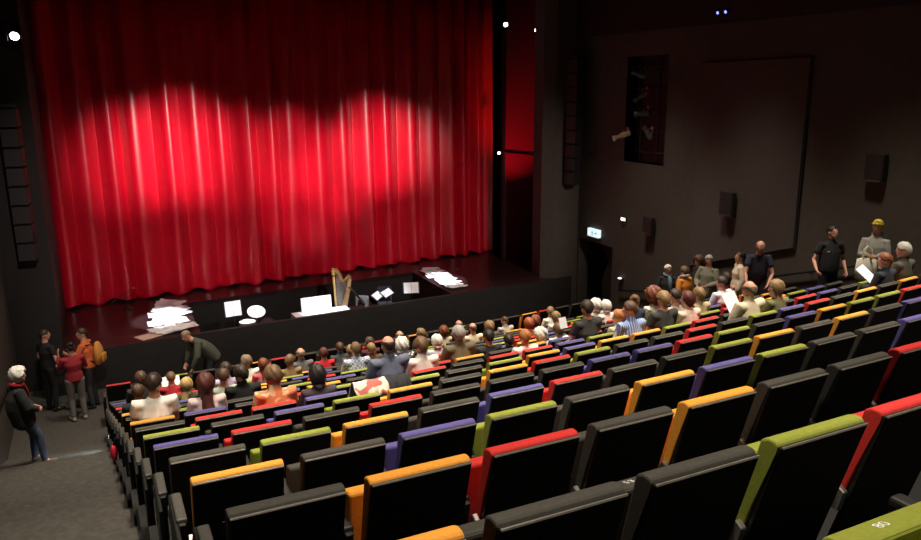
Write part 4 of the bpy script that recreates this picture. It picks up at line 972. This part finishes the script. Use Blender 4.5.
# tote bag, cap, backpack, scarves
hp = who('white tote bag')
t = empty('tote_bag', at(hp, (.06, .36, .76)), rz_of(hp)+.75, 'white cotton tote bag carried by the person in the grey hoodie', 'bag')
bm = B(); loft(bm, [((0, 0, .02), .20, .06), ((0, 0, .18), .205, .07), ((0, 0, .37), .19, .03)], (1, 0, 0), 16); link('bag', bm, mat('cotton_white', (.72, .69, .60), .9, var=.06, bump=.3), t, True)
for y in (-.02, .02):
    bm = B(); tube(bm, [(-.09, y, .36), (-.06, y, .54), (.0, y*.4, .60), (.06, y, .54), (.09, y, .36)], .010, 6); link('handle', bm, mat('cotton_strap', (.62, .58, .48), .9), t, True)
T63 = headmtx(TP['st%d' % (len(TP)-1)]['J'])
yel = mat('yellow_knit', (.62, .50, .03), .9, bump=.5, bscale=300)
c = empty('knit_cap', hp.location, rz_of(hp), 'bright yellow knitted cap on the head of the person in the grey hoodie', 'cap')
bm = B(); ell(bm, (0, -.014, .045), (.088, .106, .094)); 
dl = [v for v in bm.verts if v.co.z < .045 + (.02 if v.co.y > 0 else -.02)]
bmesh.ops.delete(bm, geom=dl, context='VERTS'); bm.transform(T63); k_ = link('crown', bm, yel, c, True); s_ = k_.modifiers.new('s', 'SOLIDIFY'); s_.thickness = .006; s_.offset = 0
bm = B()
ring = [(.091*math.sin(a), -.014+.109*math.cos(a), .05+.012*math.cos(a)) for a in [2*PI*k/24 for k in range(25)]]
loft(bm, [(p, .018, .008) for p in ring], (0, 0, 1), 8); bm.transform(T63); link('brim', bm, yel, c, True)
bp = who('yellow backpack')
t = empty('backpack', at(bp, (.0, -.21, 1.02)), rz_of(bp), 'yellow backpack on the back of the person in the orange jacket', 'backpack')
bm = B(); loft(bm, [((0, 0, -.02), .14, .07), ((0, -.02, .15), .15, .10), ((0, -.01, .32), .135, .08), ((0, 0, .42), .08, .05)], (1, 0, 0), 14); link('sack', bm, mat('yellow_nylon', (.50, .22, .04), .7), t, True)
bm = B(); box(bm, -.1, .1, -.145, -.09, .02, .2); bevel(bm, .02, 2); link('pocket', bm, mat('ochre_nylon', (.45, .22, .03), .7), t, True)
for s in (-1, 1):
    bm = B(); tube(bm, [(s*.09, .05, .03), (s*.135, .16, .08), (s*.145, .30, .25), (s*.13, .26, .40), (s*.09, .05, .42)], .014, 6); link('strap', bm, M['blk'], t, True)
def scarf(t, key, c, label, r=.085, zz=.0):
    J = key; n = V(J['neck'])
    e = empty('scarf', t.location, rz_of(t), label, 'scarf')
    bm = B()
    ring = [n + V((r*1.05*math.sin(a), r*math.cos(a)-.005, .005+zz-.02*math.cos(a))) for a in [2*PI*k/18 for k in range(19)]]
    loft(bm, [(p, .032, .024) for p in ring], (0, 0, 1), 8); link('loop', bm, c, e, True)
    bm = B(); loft(bm, [(n + V((-.03, r+.03, -.02)), .04, .015), (n + V((-.05, r+.075, -.16)), .05, .015), (n + V((-.05, r+.08, -.36)), .055, .012)], (1, 0, 0), 10); link('tail', bm, c, e, True)
def Jof(t): return next(T['J'] for T in TP.values() if T['body'] == t.children[0].data)
scarf(who('blue grey scarf'), Jof(who('blue grey scarf')), mat('scarf_blue', (.16, .22, .27), .95), 'blue grey scarf hanging down the front of the black jacket')
scarf(who('bright orange jacket with'), Jof(who('bright orange jacket with')), mat('scarf_grey', (.42, .40, .36), .95), 'thick grey scarf wrapped round the neck above the bright orange jacket', .09, .02)
lw = who('leaning against the left wall')
scarf(lw, Jof(lw), mat('scarf_red', (.40, .01, .02), .95), 'dark red scarf at the neck of the white haired leaning person')
mp = who('white chest print')
J = Jof(mp)
o = link('chest_print', (lambda b: (box(b, -.10, .06, 0, .004, 0, .035), b)[1])(B()), M['white'], mp); o.location = (-.02, .128, 1.31); o.rotation_euler = (-.1, 0, 0)
pp = who('black polo shirt')
o = link('chest_logo', (lambda b: (box(b, 0, .05, 0, .004, 0, .022), b)[1])(B()), M['white'], pp); o.location = (.07, .130, 1.345); o.rotation_euler = (-.15, 0, 0)
# shawl and jacket left over the backs of two seats
def drape(name, j, xa, xb, m, label, cat, hf, hb, seed, puff=.055):
    r_ = random.Random(seed); bm = B(); n = 18; rows = []
    xm = (xa+xb)/2; rz = math.atan(2*CV*xm); root = V((xm, rowy(j, xm), rowz(j)))
    prof = [(-.045, .90-hb), (-.05, .90-hb*.5), (-.035, .87), (.0, .925), (.045, .935), (.10, .92), (.14, .85), (.165, .90-hf)]
    for i in range(n+1):
        u = i/n-.5; row = []
        for k, (s, z) in enumerate(prof):
            q = puff*(math.sin(u*19+k*1.3+seed)+math.sin(u*33-k*.9))*.45
            row.append(bm.verts.new((u*(xb-xa)+r_.uniform(-.008, .008), s+(-abs(q) if k < 3 else abs(q) if k > 5 else 0), z+(abs(q)*.9 if 2 < k < 6 else q*.8))))
        rows.append(row)
    for A_, B_ in zip(rows, rows[1:]):
        for k in range(len(prof)-1): bm.faces.new((A_[k], A_[k+1], B_[k+1], B_[k]))
    o = link(name, bm, m, None, True, root); o.rotation_euler = (0, 0, rz)
    s = o.modifiers.new('thick', 'SOLIDIFY'); s.thickness = .02; s.offset = 1
    ss = o.modifiers.new('sub', 'SUBSURF'); ss.levels = 1; ss.render_levels = 1
    tag(o, label, cat)
drape('shawl', 5, x0(5)+4*W-.03, x0(5)+4*W+.36, pattern('shawl_cloth', 'noise', (.74, .60, .48), (.45, .12, .10), 9), 'cream and red patterned shawl draped over the back of an empty seat', 'shawl', .18, .10, 2)
drape('jacket', 5, x0(5)+4*W+.35, x0(5)+4*W+.62, mat('jacket_black', (.012, .012, .014), .8, bump=.4), 'black jacket hung over the seat back right of the cream shawl', 'jacket', .22, .16, 5)
t = empty('handbag', (-.15, 10.45, 2.02), .1, 'small bright red bag hanging at the left end of a seat row above the aisle', 'bag')
bm = B(); loft(bm, [((0, 0, -.11), .05, .03), ((0, 0, -.02), .06, .05), ((0, 0, .07), .045, .03)], (0, 1, 0), 12); link('pouch', bm, mat('red_leather', (.62, .02, .05), .4), t, True)
bm = B(); tube(bm, [(0, -.03, .07), (.03, -.02, .17), (.05, .0, .2), (.03, .02, .17), (0, .03, .07)], .006, 6); link('strap', bm, M['blk'], t, True)

t = empty('step_light', (-.225, 13.68, .86), 0, 'small step light on the seat row end shining across the left aisle', 'step light')
bm = B(); box(bm, -.02, .02, -.05, .05, -.03, .03); bevel(bm, .006, 1); link('housing', bm, M['blk'], t)
bm = B(); box(bm, -.026, -.019, -.035, .035, -.018, .018); link('lens', bm, M['sign'], t)


# ------------------------------------------------------------------ lights
def spot(name, loc, to, e, ang, blend, col=(1, .93, .82), r=.15):
    l = bpy.data.lights.new(name, 'SPOT'); l.energy = e; l.spot_size = math.radians(ang); l.spot_blend = blend; l.color = col; l.shadow_soft_size = r
    o = bpy.data.objects.new(name, l); COL.objects.link(o); o.location = loc
    o.rotation_euler = (V(to)-V(loc)).to_track_quat('-Z', 'Y').to_euler()
    return o
WARM = (1, .87, .70)
for x in (1.2, 4.4, 7.6, 10.6):
    for y in (2.2, 5.6, 9.0, 12.4, 15.4):
        e = 1900 if y > 4 else 1250
        spot('house_downlight', (x, y, 10.2), (x, y+.2, 0), e, 66, .9, WARM, .4)
# front-of-house profile spots on the curtain
CW = (1, .80, .74)
for tx, tz, sx, e, a in ((1.0, 4.8, 9.5, 11000, 8.5), (2.2, 5.0, 9.5, 15000, 9), (3.5, 4.7, 10.5, 9000, 8.5), (5.3, 4.7, 9.0, 9000, 8), (5.6, 3.3, 2.0, 7000, 8.5), (6.9, 4.2, 1.0, 10000, 8), (8.2, 4.8, .6, 15000, 8.5), (9.2, 4.7, .4, 6000, 7.5)):
    spot('curtain_spot', (sx, 3.0, 10.1), (tx, cury(tx)-.2, tz), e*1.7, a*1.1, 1, CW, .08)
for x in (.6, 5.4, 10.2):
    spot('curtain_wash', (x, 4.0, 10.2), (x, 23.0, 1.5), 4200, 28, 1, CW, .2)
spot('added_wing_fill', (11.6, 20.6, 3.0), (12.9, 22.6, 5.2), 420, 60, 1, (1, .04, .08), .1)  # added red fill to brighten the wing cloth, not a known fixture
# pit and apron specials
spot('pit_special', (1.0, 15.5, 10.2), (1.2, 20.2, 1), 16000, 9, .4, (.92, .94, 1), .08)
spot('pit_special', (9.4, 16.0, 10.2), (9.2, 20.7, 1), 14000, 8.5, .4, (.92, .94, 1), .08)
spot('pit_special', (3.2, 16.5, 10.2), (3.2, 19.9, .8), 7000, 9, .5, (.92, .94, 1), .08)
spot('pit_special', (5.2, 16.5, 10.2), (5.3, 19.8, .9), 9000, 9, .5, (.92, .94, 1), .08)
spot('pit_special', (7.2, 16.5, 10.2), (7.0, 20.0, .8), 3500, 12, .6, (.85, .9, 1), .08)
# aisle and wall light
spot('aisle_light', (-1.0, 11.5, 10.2), (-1.0, 13.5, 0), 1500, 60, 1, WARM, .2)
spot('step_glow', (-.27, 13.68, .86), (-.66, 13.84, .49), 60, 80, 1, (.72, .85, 1), .02)
spot('aisle_light', (-1.0, 4.5, 10.2), (-1.0, 6.5, 0), 1100, 60, 1, WARM, .2)
w = bpy.data.worlds.new('world'); sc.world = w; w.use_nodes = True
w.node_tree.nodes['Background'].inputs['Color'].default_value = (.010, .009, .010, 1)
w.node_tree.nodes['Background'].inputs['Strength'].default_value = 1

# ------------------------------------------------------------------ camera
cam = bpy.data.cameras.new('camera'); co = bpy.data.objects.new('camera', cam); COL.objects.link(co)
cam.sensor_width = 36; cam.lens = 773.7/921*36; cam.clip_start = .05; cam.clip_end = 200
pi_, ya, ro = .2353, .441, -.0062
fw = V((math.sin(ya)*math.cos(pi_), math.cos(ya)*math.cos(pi_), -math.sin(pi_)))
rt = V((math.cos(ya), -math.sin(ya), 0)); up = rt.cross(fw)
r2 = rt*math.cos(ro)+up*math.sin(ro); u2 = -rt*math.sin(ro)+up*math.cos(ro)
Mx = Matrix((r2, u2, -fw)).transposed().to_4x4(); Mx.translation = (0, 0, CAMZ)
co.matrix_world = Mx
sc.camera = co
sc.view_settings.view_transform = 'Standard'; sc.view_settings.look = 'None'; sc.view_settings.gamma = 1; sc.view_settings.exposure = 0.0; sc.view_settings.use_curve_mapping = False
